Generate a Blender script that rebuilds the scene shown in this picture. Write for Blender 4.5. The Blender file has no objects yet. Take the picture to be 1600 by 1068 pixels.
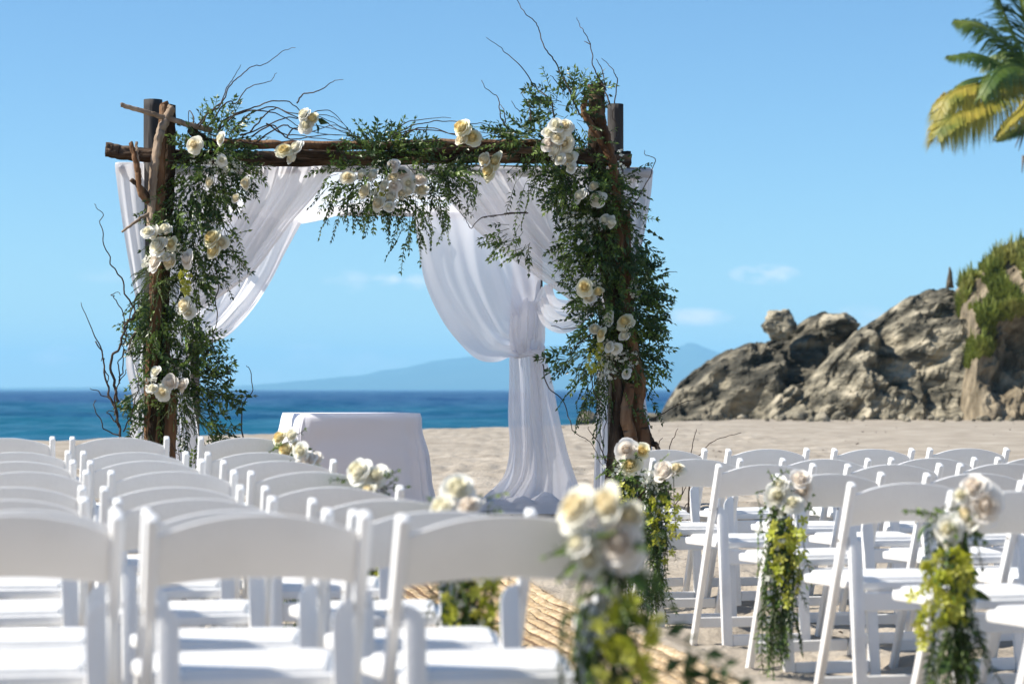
import bpy, bmesh, math, random
import numpy as np
from mathutils import Vector, Matrix, noise as mnoise
R = math.radians
rnd = random.Random(7)
sc = bpy.context.scene
COL = sc.collection

# ------------------------------------------------------------------ camera
F = 3778.0; CZ = 1.07; CX, HY = 800.0, 608.0
cam_d = bpy.data.cameras.new('camera'); cam = bpy.data.objects.new('camera', cam_d); COL.objects.link(cam)
cam.location = (0, 0, CZ); cam.rotation_euler = (R(90) + math.atan(74 / F), 0, 0)
cam_d.lens = 85; cam_d.sensor_width = 36; cam_d.clip_start = .1; cam_d.clip_end = 60000
cam_d.dof.use_dof = True; cam_d.dof.focus_distance = 16.0; cam_d.dof.aperture_fstop = 3.8
sc.camera = cam

# ------------------------------------------------------------------ sky, sun, exposure
SUN_DIR = Vector((-.86, -.05, 0)).normalized() * math.cos(R(43)) + Vector((0, 0, math.sin(R(43))))
w = bpy.data.worlds.new('World'); sc.world = w; w.use_nodes = True
nt = w.node_tree; nt.nodes.clear(); N = nt.nodes.new; K = nt.links.new
def mth(op, a, b=None, c=None, clamp=False):
    n = N('ShaderNodeMath'); n.operation = op; n.use_clamp = clamp
    for i, v in enumerate((a, b, c)):
        if v is None: continue
        if isinstance(v, (int, float)): n.inputs[i].default_value = v
        else: K(v, n.inputs[i])
    return n.outputs[0]
out = N('ShaderNodeOutputWorld'); bg = N('ShaderNodeBackground'); sky = N('ShaderNodeTexSky')
sky.sky_type = 'NISHITA'; sky.sun_disc = False
sky.sun_elevation = R(43); sky.sun_rotation = math.atan2(SUN_DIR.x, SUN_DIR.y)
sky.altitude = 1200; sky.air_density = 1.0; sky.dust_density = 0.05; sky.ozone_density = 4.0
SKY_TINT = (0.75, .93, 1.02, 1)
mixt = N('ShaderNodeMix'); mixt.data_type = 'RGBA'; mixt.blend_type = 'MULTIPLY'; mixt.inputs[0].default_value = 1
K(sky.outputs[0], mixt.inputs[6]); mixt.inputs[7].default_value = SKY_TINT
tc = N('ShaderNodeTexCoord'); sep = N('ShaderNodeSeparateXYZ'); K(tc.outputs['Generated'], sep.inputs[0])
ay = mth('MAXIMUM', sep.outputs[1], .05)
ca = mth('DIVIDE', sep.outputs[0], ay); cb = mth('DIVIDE', sep.outputs[2], ay)
cn = N('ShaderNodeTexNoise'); cn.inputs['Scale'].default_value = 70; cn.inputs['Detail'].default_value = 5
mp = N('ShaderNodeMapping'); mp.inputs['Scale'].default_value = (1, 1, 2.2); K(tc.outputs['Generated'], mp.inputs[0]); K(mp.outputs[0], cn.inputs['Vector'])
tot = None
for (px, py, rx, ry, s) in [(605,437,26,12,.5),(650,440,24,14,.3),(545,440,46,20,.22),(1195,428,60,18,.55),(1088,495,62,16,.6),
                            (480,556,60,22,.28),(92,556,52,18,.35),(575,565,70,26,.24),(1345,495,46,22,.3),(170,430,60,14,.1),
                            (330,590,160,16,.2),(-300,500,90,24,.5),(2000,470,120,30,.5),(2400,300,140,34,.4),(-900,420,160,34,.5)]:
    dx = mth('MULTIPLY', mth('SUBTRACT', ca, (px-CX)/F), F/rx); dz = mth('MULTIPLY', mth('SUBTRACT', cb, (HY-py)/F), F/ry)
    r2 = mth('ADD', mth('MULTIPLY', dx, dx), mth('MULTIPLY', dz, dz))
    m = mth('MULTIPLY', mth('SUBTRACT', 1, r2, clamp=True), s*1.6)
    tot = m if tot is None else mth('ADD', tot, m)
cl = mth('MULTIPLY', tot, mth('MULTIPLY', mth('SUBTRACT', cn.outputs['Fac'], .33), 4.2, clamp=True), clamp=True)
mixc = N('ShaderNodeMix'); mixc.data_type = 'RGBA'; K(cl, mixc.inputs[0]); K(mixt.outputs[2], mixc.inputs[6]); mixc.inputs[7].default_value = (9, 8.6, 8.4, 1)
K(mixc.outputs[2], bg.inputs[0]); bg.inputs[1].default_value = 0.084; K(bg.outputs[0], out.inputs[0])
sun_d = bpy.data.lights.new('sun', 'SUN'); sun = bpy.data.objects.new('sun', sun_d); COL.objects.link(sun)
sun_d.energy = 5.0; sun_d.angle = R(.53); sun_d.color = (1, .935, .83)
sun.rotation_euler = SUN_DIR.to_track_quat('Z', 'Y').to_euler()
sc.view_settings.view_transform = 'Standard'; sc.view_settings.look = 'None'
sc.view_settings.exposure = 0.76; sc.view_settings.gamma = 1; sc.view_settings.use_curve_mapping = False
sc.cycles.use_denoising = True; sc.cycles.max_bounces = 8; sc.cycles.transparent_max_bounces = 16
sc.cycles.volume_bounces = 1; sc.cycles.sample_clamp_indirect = 6

# ------------------------------------------------------------------ helpers
def P(px, py, Y): return Vector(((px-CX)*Y/F, Y, CZ+(HY-py)*Y/F))
def link(o, parent=None):
    COL.objects.link(o)
    if parent is not None: o.parent = parent
    return o
def tag(o, label=None, cat=None, group=None, kind=None):
    if label: o['label'] = label
    if cat: o['category'] = cat
    if group: o['group'] = group
    if kind: o['kind'] = kind
    return o
def empty(name, loc, label, cat, group=None, rz=0):
    o = bpy.data.objects.new(name, None); COL.objects.link(o); o.location = loc; o.rotation_euler = (0, 0, rz)
    o.empty_display_size = .1
    return tag(o, label, cat, group)
class MB:
    def __init__(s): s.v = []; s.f = []
    def add(s, vs, fs):
        b = len(s.v); s.v.extend(tuple(p) for p in vs); s.f.extend(tuple(i+b for i in q) for q in fs)
    def tube(s, pts, rad, n=6, cap=True, rough=0, seed=0):
        pts = [Vector(p) for p in pts]; m = len(pts)
        if not hasattr(rad, '__len__'): rad = [rad]*m
        t0 = (pts[1]-pts[0]).normalized(); up = Vector((0, 0, 1)) if abs(t0.z) < .9 else Vector((1, 0, 0))
        a = t0.cross(up).normalized(); rings = []
        for i, p in enumerate(pts):
            t = (pts[min(i+1, m-1)]-pts[max(i-1, 0)])
            if t.length < 1e-9: t = t0.copy()
            t.normalize(); a = (a-t*a.dot(t)).normalized(); b = t.cross(a); r = rad[i]
            for k in range(n):
                q = 2*math.pi*k/n; d = a*math.cos(q)+b*math.sin(q); rr = r
                if rough:
                    rr = r*(1+rough*mnoise.noise(Vector((math.cos(q)*1.6+seed, math.sin(q)*1.6, p.length*3.0)))+rough*.8*mnoise.noise(Vector((math.cos(q)*3.1+seed, math.sin(q)*3.1, p.length*1.1+seed)))
                            + rough*.6*mnoise.noise(Vector((math.cos(q)*4+seed, math.sin(q)*4, p.length*7.0))))
                rings.append(p+d*rr)
        fs = [(i*n+k, i*n+(k+1) % n, (i+1)*n+(k+1) % n, (i+1)*n+k) for i in range(m-1) for k in range(n)]
        if cap: fs += [tuple(reversed(range(n))), tuple(range((m-1)*n, m*n))]
        s.add(rings, fs)
    def mesh(s, name, mat, smooth=True):
        me = bpy.data.meshes.new(name); me.from_pydata(s.v, [], s.f)
        if mat: me.materials.append(mat)
        if smooth: me.polygons.foreach_set('use_smooth', [True]*len(me.polygons))
        me.update(); return me
    def build(s, name, mat, parent=None, smooth=True):
        o = bpy.data.objects.new(name, s.mesh(name, mat, smooth)); link(o, parent)
        if parent is not None: # vertices are given in world space
            o.matrix_parent_inverse = Matrix.Identity(4)
            Mi = (Matrix.Translation(parent.location) @ parent.rotation_euler.to_matrix().to_4x4()).inverted()
            o.data.transform(Mi)
        return o
def spline(pts, n=8, wig=0, seed=0):
    pts = [Vector(p) for p in pts]; out = []; L = len(pts)
    for i in range(L-1):
        p0 = pts[max(i-1, 0)]; p1 = pts[i]; p2 = pts[i+1]; p3 = pts[min(i+2, L-1)]
        for k in range(n):
            t = k/n
            out.append(.5*((2*p1)+(p2-p0)*t+(2*p0-5*p1+4*p2-p3)*t*t+(3*p1-p0-3*p2+p3)*t**3))
    out.append(pts[-1])
    if wig:
        for i, p in enumerate(out):
            q = i*.38+seed*7.7
            out[i] = p+Vector((mnoise.noise(Vector((q, seed, 0))), mnoise.noise(Vector((q, seed, 9.1))), mnoise.noise(Vector((q, seed, 4.3)))))*wig
    return out
# numpy value noise
_T = np.random.RandomState(3).rand(256, 256)
def vn(x, y):
    xi = np.floor(x).astype(int); yi = np.floor(y).astype(int); fx = x-xi; fy = y-yi
    fx = fx*fx*(3-2*fx); fy = fy*fy*(3-2*fy); g = lambda a, b: _T[a % 256, b % 256]
    return (g(xi, yi)*(1-fx)+g(xi+1, yi)*fx)*(1-fy)+(g(xi, yi+1)*(1-fx)+g(xi+1, yi+1)*fx)*fy-.5
def grid_mesh(name, X, Y, Z, mat):
    nr, nc = X.shape; me = bpy.data.meshes.new(name)
    co = np.stack([X, Y, Z], -1).reshape(-1, 3).astype(np.float32)
    idx = np.arange(nr*nc).reshape(nr, nc)
    q = np.stack([idx[:-1, :-1], idx[:-1, 1:], idx[1:, 1:], idx[1:, :-1]], -1).reshape(-1, 4)
    me.vertices.add(len(co)); me.vertices.foreach_set('co', co.ravel())
    me.loops.add(q.size); me.loops.foreach_set('vertex_index', q.ravel().astype(np.int32))
    me.polygons.add(len(q)); me.polygons.foreach_set('loop_start', np.arange(0, q.size, 4, dtype=np.int32))
    me.polygons.foreach_set('use_smooth', np.ones(len(q), bool)); me.update(calc_edges=True); me.validate()
    me.materials.append(mat); return me

# ------------------------------------------------------------------ materials
def mat(name, cols, scale=5, rough=.6, bump=0, bscale=40, detail=6, stretch=None, spec=.5, sub=0, transl=0, alpha=1, objrand=0, dist=.02, rot=0):
    m = bpy.data.materials.new(name); m.use_nodes = True; t = m.node_tree; n = t.nodes; l = t.links; b = n['Principled BSDF']
    b.inputs['Roughness'].default_value = rough; b.inputs['Specular IOR Level'].default_value = spec
    tcn = n.new('ShaderNodeTexCoord'); co = tcn.outputs['Object']
    if stretch:
        mpn = n.new('ShaderNodeMapping'); mpn.inputs['Scale'].default_value = stretch; mpn.inputs['Rotation'].default_value = (0, R(rot), 0); l.new(co, mpn.inputs[0]); co = mpn.outputs[0]
    ns = n.new('ShaderNodeTexNoise'); ns.inputs['Scale'].default_value = scale; ns.inputs['Detail'].default_value = detail; l.new(co, ns.inputs['Vector'])
    rp = n.new('ShaderNodeValToRGB'); el = rp.color_ramp.elements
    k = len(cols)
    el[0].position = .3; el[0].color = (*cols[0], 1); el[1].position = .7; el[1].color = (*cols[-1], 1)
    for i in range(1, k-1): e = el.new(.3+.4*i/(k-1)); e.color = (*cols[i], 1)
    fac = ns.outputs['Fac']
    if objrand:
        oi = n.new('ShaderNodeObjectInfo'); ma = n.new('ShaderNodeMath'); ma.operation = 'MULTIPLY_ADD'
        l.new(oi.outputs['Random'], ma.inputs[0]); ma.inputs[1].default_value = objrand
        sb = n.new('ShaderNodeMath'); sb.operation = 'SUBTRACT'; l.new(fac, sb.inputs[0]); sb.inputs[1].default_value = objrand/2
        l.new(sb.outputs[0], ma.inputs[2]); fac = ma.outputs[0]
    l.new(fac, rp.inputs[0]); colo = rp.outputs[0]
    l.new(colo, b.inputs['Base Color'])
    if bump:
        n2 = n.new('ShaderNodeTexNoise'); n2.inputs['Scale'].default_value = bscale; n2.inputs['Detail'].default_value = 8; l.new(co, n2.inputs['Vector'])
        bp = n.new('ShaderNodeBump'); bp.inputs['Strength'].default_value = bump; bp.inputs['Distance'].default_value = dist
        l.new(n2.outputs['Fac'], bp.inputs['Height']); l.new(bp.outputs[0], b.inputs['Normal'])
    o = n['Material Output']; sh = b.outputs[0]
    if transl:
        tr = n.new('ShaderNodeBsdfTranslucent'); l.new(colo, tr.inputs[0]); mx = n.new('ShaderNodeMixShader'); mx.inputs[0].default_value = transl
        l.new(sh, mx.inputs[1]); l.new(tr.outputs[0], mx.inputs[2]); sh = mx.outputs[0]
    if alpha < 1:
        tp = n.new('ShaderNodeBsdfTransparent'); mx = n.new('ShaderNodeMixShader'); mx.inputs[0].default_value = alpha
        l.new(tp.outputs[0], mx.inputs[1]); l.new(sh, mx.inputs[2]); sh = mx.outputs[0]
    l.new(sh, o.inputs['Surface'])
    m['_n'] = 1
    return m
M = {}
M['sand'] = mat('sand', [(.275, .238, .192), (.352, .308, .252), (.425, .378, .315)], 1.3, .95, .7, 30, 12, spec=.1, dist=.02)
M['chair'] = mat('chair_resin', [(.70, .69, .67), (.80, .80, .795), (.84, .84, .835), (.85, .85, .85)], 5, .40, .08, 90, 10, spec=.4)
M['bark'] = mat('bark', [(.018, .012, .008), (.065, .042, .027), (.18, .125, .08)], 14, .9, .9, 60, 8, stretch=(1, 1, .22), spec=.15)
M['bark_h'] = mat('bark_beam', [(.018, .012, .008), (.065, .042, .028), (.19, .135, .095)], 14, .9, .9, 60, 8, stretch=(.2, 1, 1), spec=.15)
M['bark_red'] = mat('peeled_bark', [(.055, .028, .015), (.15, .08, .042), (.29, .18, .105)], 12, .85, .7, 50, 8, stretch=(1, 1, .2), spec=.15)
M['drift'] = mat('driftwood', [(.14, .10, .07), (.27, .205, .15), (.40, .32, .25)], 12, .9, .7, 50, 8, stretch=(1, 1, .25), spec=.1)
M['post'] = mat('dark_post', [(.03, .029, .03), (.065, .06, .058), (.13, .115, .10)], 9, .8, .5, 40, 8, stretch=(1, 1, .12), spec=.2)
M['twig'] = mat('twig', [(.03, .02, .014), (.075, .05, .035)], 12, .8)
M['stem'] = mat('green_stem', [(.03, .05, .015), (.07, .09, .03)], 12, .7)
M['leaf'] = mat('leaf_dark', [(.013, .032, .009), (.042, .085, .018), (.115, .18, .036)], 9, .38, transl=.28, spec=.5)
M['leaf2'] = mat('leaf_mid', [(.055, .11, .018), (.13, .21, .038), (.23, .31, .075)], 9, .45, transl=.3, spec=.4)
M['leaf_grey'] = mat('leaf_grey_green', [(.08, .12, .07), (.13, .18, .10), (.21, .27, .16)], 9, .6, transl=.25)
M['white_fl'] = mat('white_blossom', [(.66, .68, .54), (.80, .80, .70), (.86, .86, .8)], 20, .6, transl=.3)
M['lime'] = mat('lime_orchid', [(.34, .40, .03), (.54, .56, .05), (.70, .67, .17)], 40, .5, transl=.4, objrand=.3)
M['cloth'] = mat('sheer_cloth', [(.85, .85, .89), (.88, .88, .92)], 2, .75, .1, 300, transl=.6, alpha=.90, spec=.1, dist=.002)
M['cloth_thick'] = mat('white_cloth', [(.85, .85, .885), (.88, .88, .91)], 2, .75, .1, 300, transl=.55, alpha=.95, spec=.1, dist=.002)
M['sheer'] = mat('canopy_sheer', [(.86, .86, .89), (.89, .89, .92)], 2, .75, .1, 300, transl=.6, alpha=.70, spec=.1, dist=.002)
M['table_cloth'] = mat('table_cloth', [(.78, .78, .86), (.82, .82, .89)], 2, .7, .12, 200, transl=.12, spec=.15, dist=.002)
M['wood'] = mat('table_wood', [(.25, .17, .1), (.34, .24, .15)], 6, .6)
M['metal'] = mat('bolt_metal', [(.25, .24, .22), (.35, .33, .3)], 6, .4)
M['mat'] = mat('straw', [(.30, .205, .11), (.46, .34, .205), (.60, .475, .32)], 34, .85, .6, 120, 6, spec=.15, objrand=.25, dist=.01)
M['matdark'] = mat('straw_stitch', [(.12, .07, .035), (.22, .13, .06)], 30, .9)
M['rock'] = mat('rock', [(.03, .029, .023), (.11, .10, .076), (.28, .25, .185), (.50, .44, .33)], 1.5, .9, 1.0, 2.6, 12, stretch=(.45, 1, 1.9), rot=38, spec=.15, dist=.35)
M['rock2'] = mat('rock_dark', [(.016, .016, .013), (.085, .078, .06), (.34, .30, .22)], 1.2, .9, 1.0, 2.4, 12, stretch=(.45, 1, 1.9), rot=32, spec=.2, dist=.35)
M['rock3'] = mat('cliff_earth', [(.085, .07, .048), (.20, .165, .115), (.36, .30, .21)], 2.0, .95, 1.0, 2.2, 12, stretch=(1.3, 1, .6), rot=-12, spec=.1, dist=.35)
M['grass'] = mat('cliff_grass', [(.09, .12, .018), (.22, .26, .045), (.42, .39, .13)], .5, .7, transl=.3)
M['palm'] = mat('palm_leaf', [(.03, .065, .012), (.085, .15, .022), (.23, .28, .05)], .8, .5, transl=.3)
M['palm_y'] = mat('palm_leaf_yellow', [(.16, .20, .03), (.40, .35, .05), (.60, .47, .09)], 1.2, .5, transl=.35)
M['palm_trunk'] = mat('palm_trunk', [(.10, .07, .05), (.2, .15, .11)], 4, .9, .6, 8)
M['mountain'] = mat('mountain_forest', [(.03, .05, .03), (.06, .08, .045)], .003, .95, spec=0)
# sea
def sea_mat():
    m = bpy.data.materials.new('sea_water'); m.use_nodes = True; t = m.node_tree; n = t.nodes; l = t.links; b = n['Principled BSDF']
    g = n.new('ShaderNodeTexCoord'); mp1 = n.new('ShaderNodeMapping'); mp1.inputs['Scale'].default_value = (.05, .12, 1); l.new(g.outputs['Object'], mp1.inputs[0])
    n1 = n.new('ShaderNodeTexNoise'); n1.inputs['Scale'].default_value = .35; n1.inputs['Detail'].default_value = 6; l.new(mp1.outputs[0], n1.inputs['Vector'])
    sp = n.new('ShaderNodeSeparateXYZ'); l.new(g.outputs['Object'], sp.inputs[0])
    mr = n.new('ShaderNodeMapRange'); mr.inputs[1].default_value = 90; mr.inputs[2].default_value = 420; l.new(sp.outputs[1], mr.inputs[0])
    rp = n.new('ShaderNodeValToRGB'); rp.color_ramp.elements[0].color = (.008, .098, .165, 1); rp.color_ramp.elements[1].color = (.006, .045, .135, 1)
    ad = n.new('ShaderNodeMath'); ad.operation = 'MULTIPLY_ADD'; l.new(n1.outputs['Fac'], ad.inputs[0]); ad.inputs[1].default_value = 2.0
    sb = n.new('ShaderNodeMath'); sb.operation = 'SUBTRACT'; l.new(mr.outputs[0], sb.inputs[0]); sb.inputs[1].default_value = 1.0; l.new(sb.outputs[0], ad.inputs[2])
    l.new(ad.outputs[0], rp.inputs[0]); l.new(rp.outputs[0], b.inputs['Base Color'])
    b.inputs['Roughness'].default_value = .28; b.inputs['IOR'].default_value = 1.33; b.inputs['Specular IOR Level'].default_value = .12
    mp2 = n.new('ShaderNodeMapping'); mp2.inputs['Scale'].default_value = (.6, 1.3, 1); l.new(g.outputs['Object'], mp2.inputs[0])
    n2 = n.new('ShaderNodeTexNoise'); n2.inputs['Scale'].default_value = .9; n2.inputs['Detail'].default_value = 7; l.new(mp2.outputs[0], n2.inputs['Vector'])
    bp = n.new('ShaderNodeBump'); bp.inputs['Strength'].default_value = 1; bp.inputs['Distance'].default_value = .35
    l.new(n2.outputs['Fac'], bp.inputs['Height']); l.new(bp.outputs[0], b.inputs['Normal'])
    return m
M['sea'] = sea_mat()
def rose_mat(name, inner, outer, edge):
    m = bpy.data.materials.new(name); m.use_nodes = True; t = m.node_tree; n = t.nodes; l = t.links; b = n['Principled BSDF']
    g = n.new('ShaderNodeTexCoord'); vl = n.new('ShaderNodeVectorMath'); vl.operation = 'LENGTH'
    mp1 = n.new('ShaderNodeMapping'); mp1.inputs['Scale'].default_value = (1, 1, .45); l.new(g.outputs['Object'], mp1.inputs[0]); l.new(mp1.outputs[0], vl.inputs[0])
    ns = n.new('ShaderNodeTexNoise'); ns.inputs['Scale'].default_value = 3; l.new(g.outputs['Object'], ns.inputs['Vector'])
    ad = n.new('ShaderNodeMath'); ad.operation = 'MULTIPLY_ADD'; l.new(ns.outputs['Fac'], ad.inputs[0]); ad.inputs[1].default_value = .3; l.new(vl.outputs['Value'], ad.inputs[2])
    rp = n.new('ShaderNodeValToRGB'); e = rp.color_ramp.elements; e[0].position = .4; e[0].color = (*inner, 1); e[1].position = 1.05; e[1].color = (*edge, 1)
    k = e.new(.72); k.color = (*outer, 1); l.new(ad.outputs[0], rp.inputs[0]); l.new(rp.outputs[0], b.inputs['Base Color'])
    b.inputs['Roughness'].default_value = .6; b.inputs['Specular IOR Level'].default_value = .2
    tr = n.new('ShaderNodeBsdfTranslucent'); l.new(rp.outputs[0], tr.inputs[0]); mx = n.new('ShaderNodeMixShader'); mx.inputs[0].default_value = .34
    l.new(b.outputs[0], mx.inputs[1]); l.new(tr.outputs[0], mx.inputs[2]); l.new(mx.outputs[0], n['Material Output'].inputs['Surface'])
    return m
RM = {'w': rose_mat('rose_white', (.88, .84, .64), (.89, .87, .78), (.89, .88, .82)),
      'c': rose_mat('rose_cream', (.88, .78, .53), (.89, .84, .68), (.89, .87, .77)),
      'y': rose_mat('rose_yellow', (.89, .72, .32), (.89, .82, .54), (.89, .86, .68)),
      'b': rose_mat('rose_blush', (.89, .81, .71), (.89, .84, .77), (.89, .86, .81))}

# ------------------------------------------------------------------ the ground
LY = [0, 4.81, 5.69, 6.67, 7.6, 8.44, 9.3, 10.1, 11.03, 13, 16, 20]
LZ = [.04, .042, .005, -.012, -.015, .003, .016, .028, .071, .09, .12, .13]
RY = [0, 6.4, 7.2, 8.0, 9.3, 10.28, 11.26, 12.2, 14, 16, 20]
RZ = [0, 0, -.01, -.019, -.034, -.03, -.035, -.0135, .05, .11, .13]
def base_z(x, y):
    x = np.asarray(x, float); y = np.asarray(y, float)
    w_ = np.clip((x-(-.3-(y-5)*.12))/.9, 0, 1); w_ = w_*w_*(3-2*w_)
    z = np.interp(y, LY, LZ)*(1-w_)+np.interp(y, RY, RZ)*w_
    b_ = np.clip((-y-4)/26, 0, 1); z = z+9*b_*b_*(3-2*b_)  # unseen sand berm behind the camera, added to bounce warm light into the shade
    yc = np.clip(60+2*x, 32, 88); d = np.maximum(y-yc, 0)
    z = z-np.minimum(d*.03+np.minimum(d/6, 1)*d*.05, 6)
    return z
def sz(x, y): return float(base_z(x, y))
def axis(a, b, step, far, n):
    mid = np.arange(a, b, step); g = np.geomspace(1, far, n)-1
    return mid, g
mx_ = np.arange(-4.5, 4.6, .035); gx = np.geomspace(.05, 2500, 90)
xs = np.concatenate([-4.5-gx[::-1], mx_, mx_[-1]+gx])
ys = np.concatenate([3-np.geomspace(.1, 300, 30)[::-1], np.arange(3, 17, .035), 17+np.cumsum(np.geomspace(.04, .6, 240)), ])
ys = np.concatenate([ys, ys[-1]+np.geomspace(.6, 300, 30)])
X, Y = np.meshgrid(xs, ys); Z = base_z(X, Y)
Z += np.clip((Y-16)/10, 0, 1)*np.clip((100-Y)/20, 0, 1)*np.clip((60-np.abs(X))/40, 0, 1)*(.05*np.abs(vn(X*1.3+2, Y*.8))+.05*np.abs(vn(X*3.3+9, Y*1.7)))
near = np.clip((70-np.abs(Y))/40, 0, 1)*np.clip((60-np.abs(X))/40, 0, 1)
Z += near*(.034*vn(X*1.1, Y*1.1)+.055*np.abs(vn(X*3.1+5, Y*3.1))+.030*vn(X*8+1, Y*8+3)+.014*vn(X*19, Y*19)-.016)
rs = np.random.RandomState(5)                                     # footprints
for i in range(1500):
    r_ = rs.rand(); fy = 4+30*r_**1.3; fx = rs.uniform(-.36, .36)*max(fy, 8)
    i0, i1 = np.searchsorted(ys, [fy-.4, fy+.4]); j0, j1 = np.searchsorted(xs, [fx-.4, fx+.4])
    if i1-i0 < 2 or j1-j0 < 2: continue
    a = rs.uniform(0, math.pi); dx = X[i0:i1, j0:j1]-fx; dy = Y[i0:i1, j0:j1]-fy
    u = (dx*math.cos(a)+dy*math.sin(a))/.14; v = (-dx*math.sin(a)+dy*math.cos(a))/.065; q = u*u+v*v
    Z[i0:i1, j0:j1] += rs.uniform(.4, 1)*(-.028*np.exp(-q*1.2)+.014*np.exp(-(np.sqrt(q)-1.5)**2*5))
me = grid_mesh('sand', X, Y, Z, M['sand']); tag(link(bpy.data.objects.new('sand', me)), kind='structure')

SEA = -.9
ysx = np.concatenate([np.linspace(35, 90, 12), 90+np.cumsum(np.geomspace(.35, 9, 420))]); ysx = np.concatenate([ysx, ysx[-1]+np.geomspace(12, 33000, 40)])
t_ = np.concatenate([-np.geomspace(.24, 6, 14)[::-1], np.linspace(-.235, .235, 420), np.geomspace(.24, 6, 14)])
T, Y = np.meshgrid(t_, ysx); X = T*(Y+20)
amp = np.clip((Y-60)/60, 0, 1)*np.clip((2600-Y)/1500, 0, 1)
Z = SEA+amp*(.6*vn(X*.035+9, Y*.14+3)+.55*vn(X*.11, Y*.36)+.36*vn(X*.35, Y*.9+7))
me = grid_mesh('sea', X, Y, Z, M['sea']); tag(link(bpy.data.objects.new('sea', me)), kind='structure')

# distant mountain
ridge = [(-1400,609),(-200,607),(380,602),(450,596),(560,585),(640,572),(700,560),(760,553),(800,548),(870,538),(930,545),(1000,552),(1050,546),(1080,534),(1127,551),(1150,544),(1250,552),(1500,562),(1900,585),(2800,606)]
D = 14000.
pxs = np.linspace(-1400, 2800, 420); rz_ = np.interp(pxs, [p for p, _ in ridge], [q for _, q in ridge])
hz = (HY-rz_)*D/F
hz = hz+np.clip(hz/60, 0, 1)*(10*vn(pxs*.03, pxs*0)+5*vn(pxs*.12, pxs*0+4))
vv = np.linspace(-1, 1, 36); PX, V = np.meshgrid(pxs, vv); H = np.tile(hz, (36, 1))
Xm = (PX-CX)*D/F; Ym = D+V*2200
Zm = -25+(np.maximum(H, 0)+25)*(1-np.abs(V)**1.3)*(1+.35*vn(PX*.04, V*4)*(np.abs(V) > .1)*(1-np.abs(V)))
me = grid_mesh('mountains', Xm, Ym, Zm, M['mountain']); tag(link(bpy.data.objects.new('mountains', me)), kind='structure')
# the air
HAZE_D = 1.15e-4
hb = MB(); xx = 17000; z0, z1 = -30, 300
hb.add([(-xx,-3000,z0),(xx,-3000,z0),(xx,19000,z0),(-xx,19000,z0),(-xx,-3000,z1),(xx,-3000,z1),(xx,19000,z1),(-xx,19000,z1)],
       [(0,3,2,1),(4,5,6,7),(0,1,5,4),(1,2,6,5),(2,3,7,6),(3,0,4,7)])
hm = bpy.data.materials.new('haze'); hm.use_nodes = True; hm.node_tree.nodes.clear()
pv = hm.node_tree.nodes.new('ShaderNodeVolumePrincipled'); ho = hm.node_tree.nodes.new('ShaderNodeOutputMaterial'); hm.node_tree.links.new(pv.outputs[0], ho.inputs['Volume'])
pv.inputs['Color'].default_value = (.38, .76, 1, 1); pv.inputs['Density'].default_value = HAZE_D; pv.inputs['Anisotropy'].default_value = 0
tag(hb.build('haze', hm, smooth=False), kind='stuff')

# ------------------------------------------------------------------ rocks
def rock_wall(name, sil, Y0, depth, mt, seed, rough=.5, base=660, nu=220, nv=90, cell=1.6):
    """a boulder whose skyline follows sil; it bulges towards the beach and falls away behind"""
    p = np.linspace(sil[0][0], sil[-1][0], nu); top = np.interp(p, [a for a, _ in sil], [b for _, b in sil])
    zb = -.25; vs = []; 
    for j in range(nv):
        v = j/(nv-1)                                            # 0 front foot, ~.6 crest, 1 back foot
        for i in range(nu):
            Xc = (p[i]-CX)*Y0/F; h = CZ+(HY-top[i])*Y0/F-zb
            e = min(1, min(i, nu-1-i)/(nu*.06)); 
            if v < .6: q = v/.6; y = Y0-depth*(1-q)**1.0*(.35+.65*min(1, h/3)); z = zb+h*math.sin(q*math.pi/2)**.85
            else: q = (v-.6)/.4; y = Y0+depth*1.2*q; z = zb+h*math.cos(q*math.pi/2)
            c = Vector((Xc, y, z)); s = Vector((seed*13.1, seed*7.7, 0))
            n1 = mnoise.fractal(c*.45+s, .9, 2.1, 3)+1.3*mnoise.noise(Vector((c.x*.42-c.z*.35, c.y*.3, c.z*.62+c.x*.2))+s*2)
            n2 = mnoise.ridged_multi_fractal(Vector((c.x*.9+c.z*.7, c.y*.8, c.z*1.1-c.x*.3))+s, .9, 2.1, 5, 1.0, 2.0)-1.2
            dd = mnoise.voronoi(Vector((c.x/cell+c.z*.3, c.y/cell, c.z/cell*1.1))+s)[0]
            d2_ = mnoise.voronoi(Vector((c.x/.62+c.z*.5, c.y/.6, c.z/.55))+s)[0]; d = n1*.9*rough+n2*.5*rough+(dd[1]-dd[0]-.35)*.8*rough+(d2_[1]-d2_[0]-.35)*.38*rough
            k = e*min(1, h/1.2)*min(1, max(0, z-zb)/.4+.15)
            crest = math.exp(-((v-.6)/.10)**2)
            vs.append((c.x+d*.25*k, c.y-d*1.0*k*(1-.75*crest), c.z+d*.38*k))
    fs = [(j*nu+i, j*nu+i+1, (j+1)*nu+i+1, (j+1)*nu+i) for j in range(nv-1) for i in range(nu-1)]
    m = MB(); m.add(vs, fs); return m
r_ = rock_wall('b', [(1018,668),(1030,655),(1042,628),(1060,600),(1085,580),(1112,562),(1150,548),(1172,541),(1195,525),(1230,508),(1262,500),(1290,492),(1318,494),(1335,508),(1348,540),(1375,590),(1400,640),(1410,664)], 79, 3.2, 0, 1, .62).build('boulder', M['rock2'], smooth=False)
tag(r_, 'dark weathered boulder sloping down to the sea at the end of the rock headland', 'rock')
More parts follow.
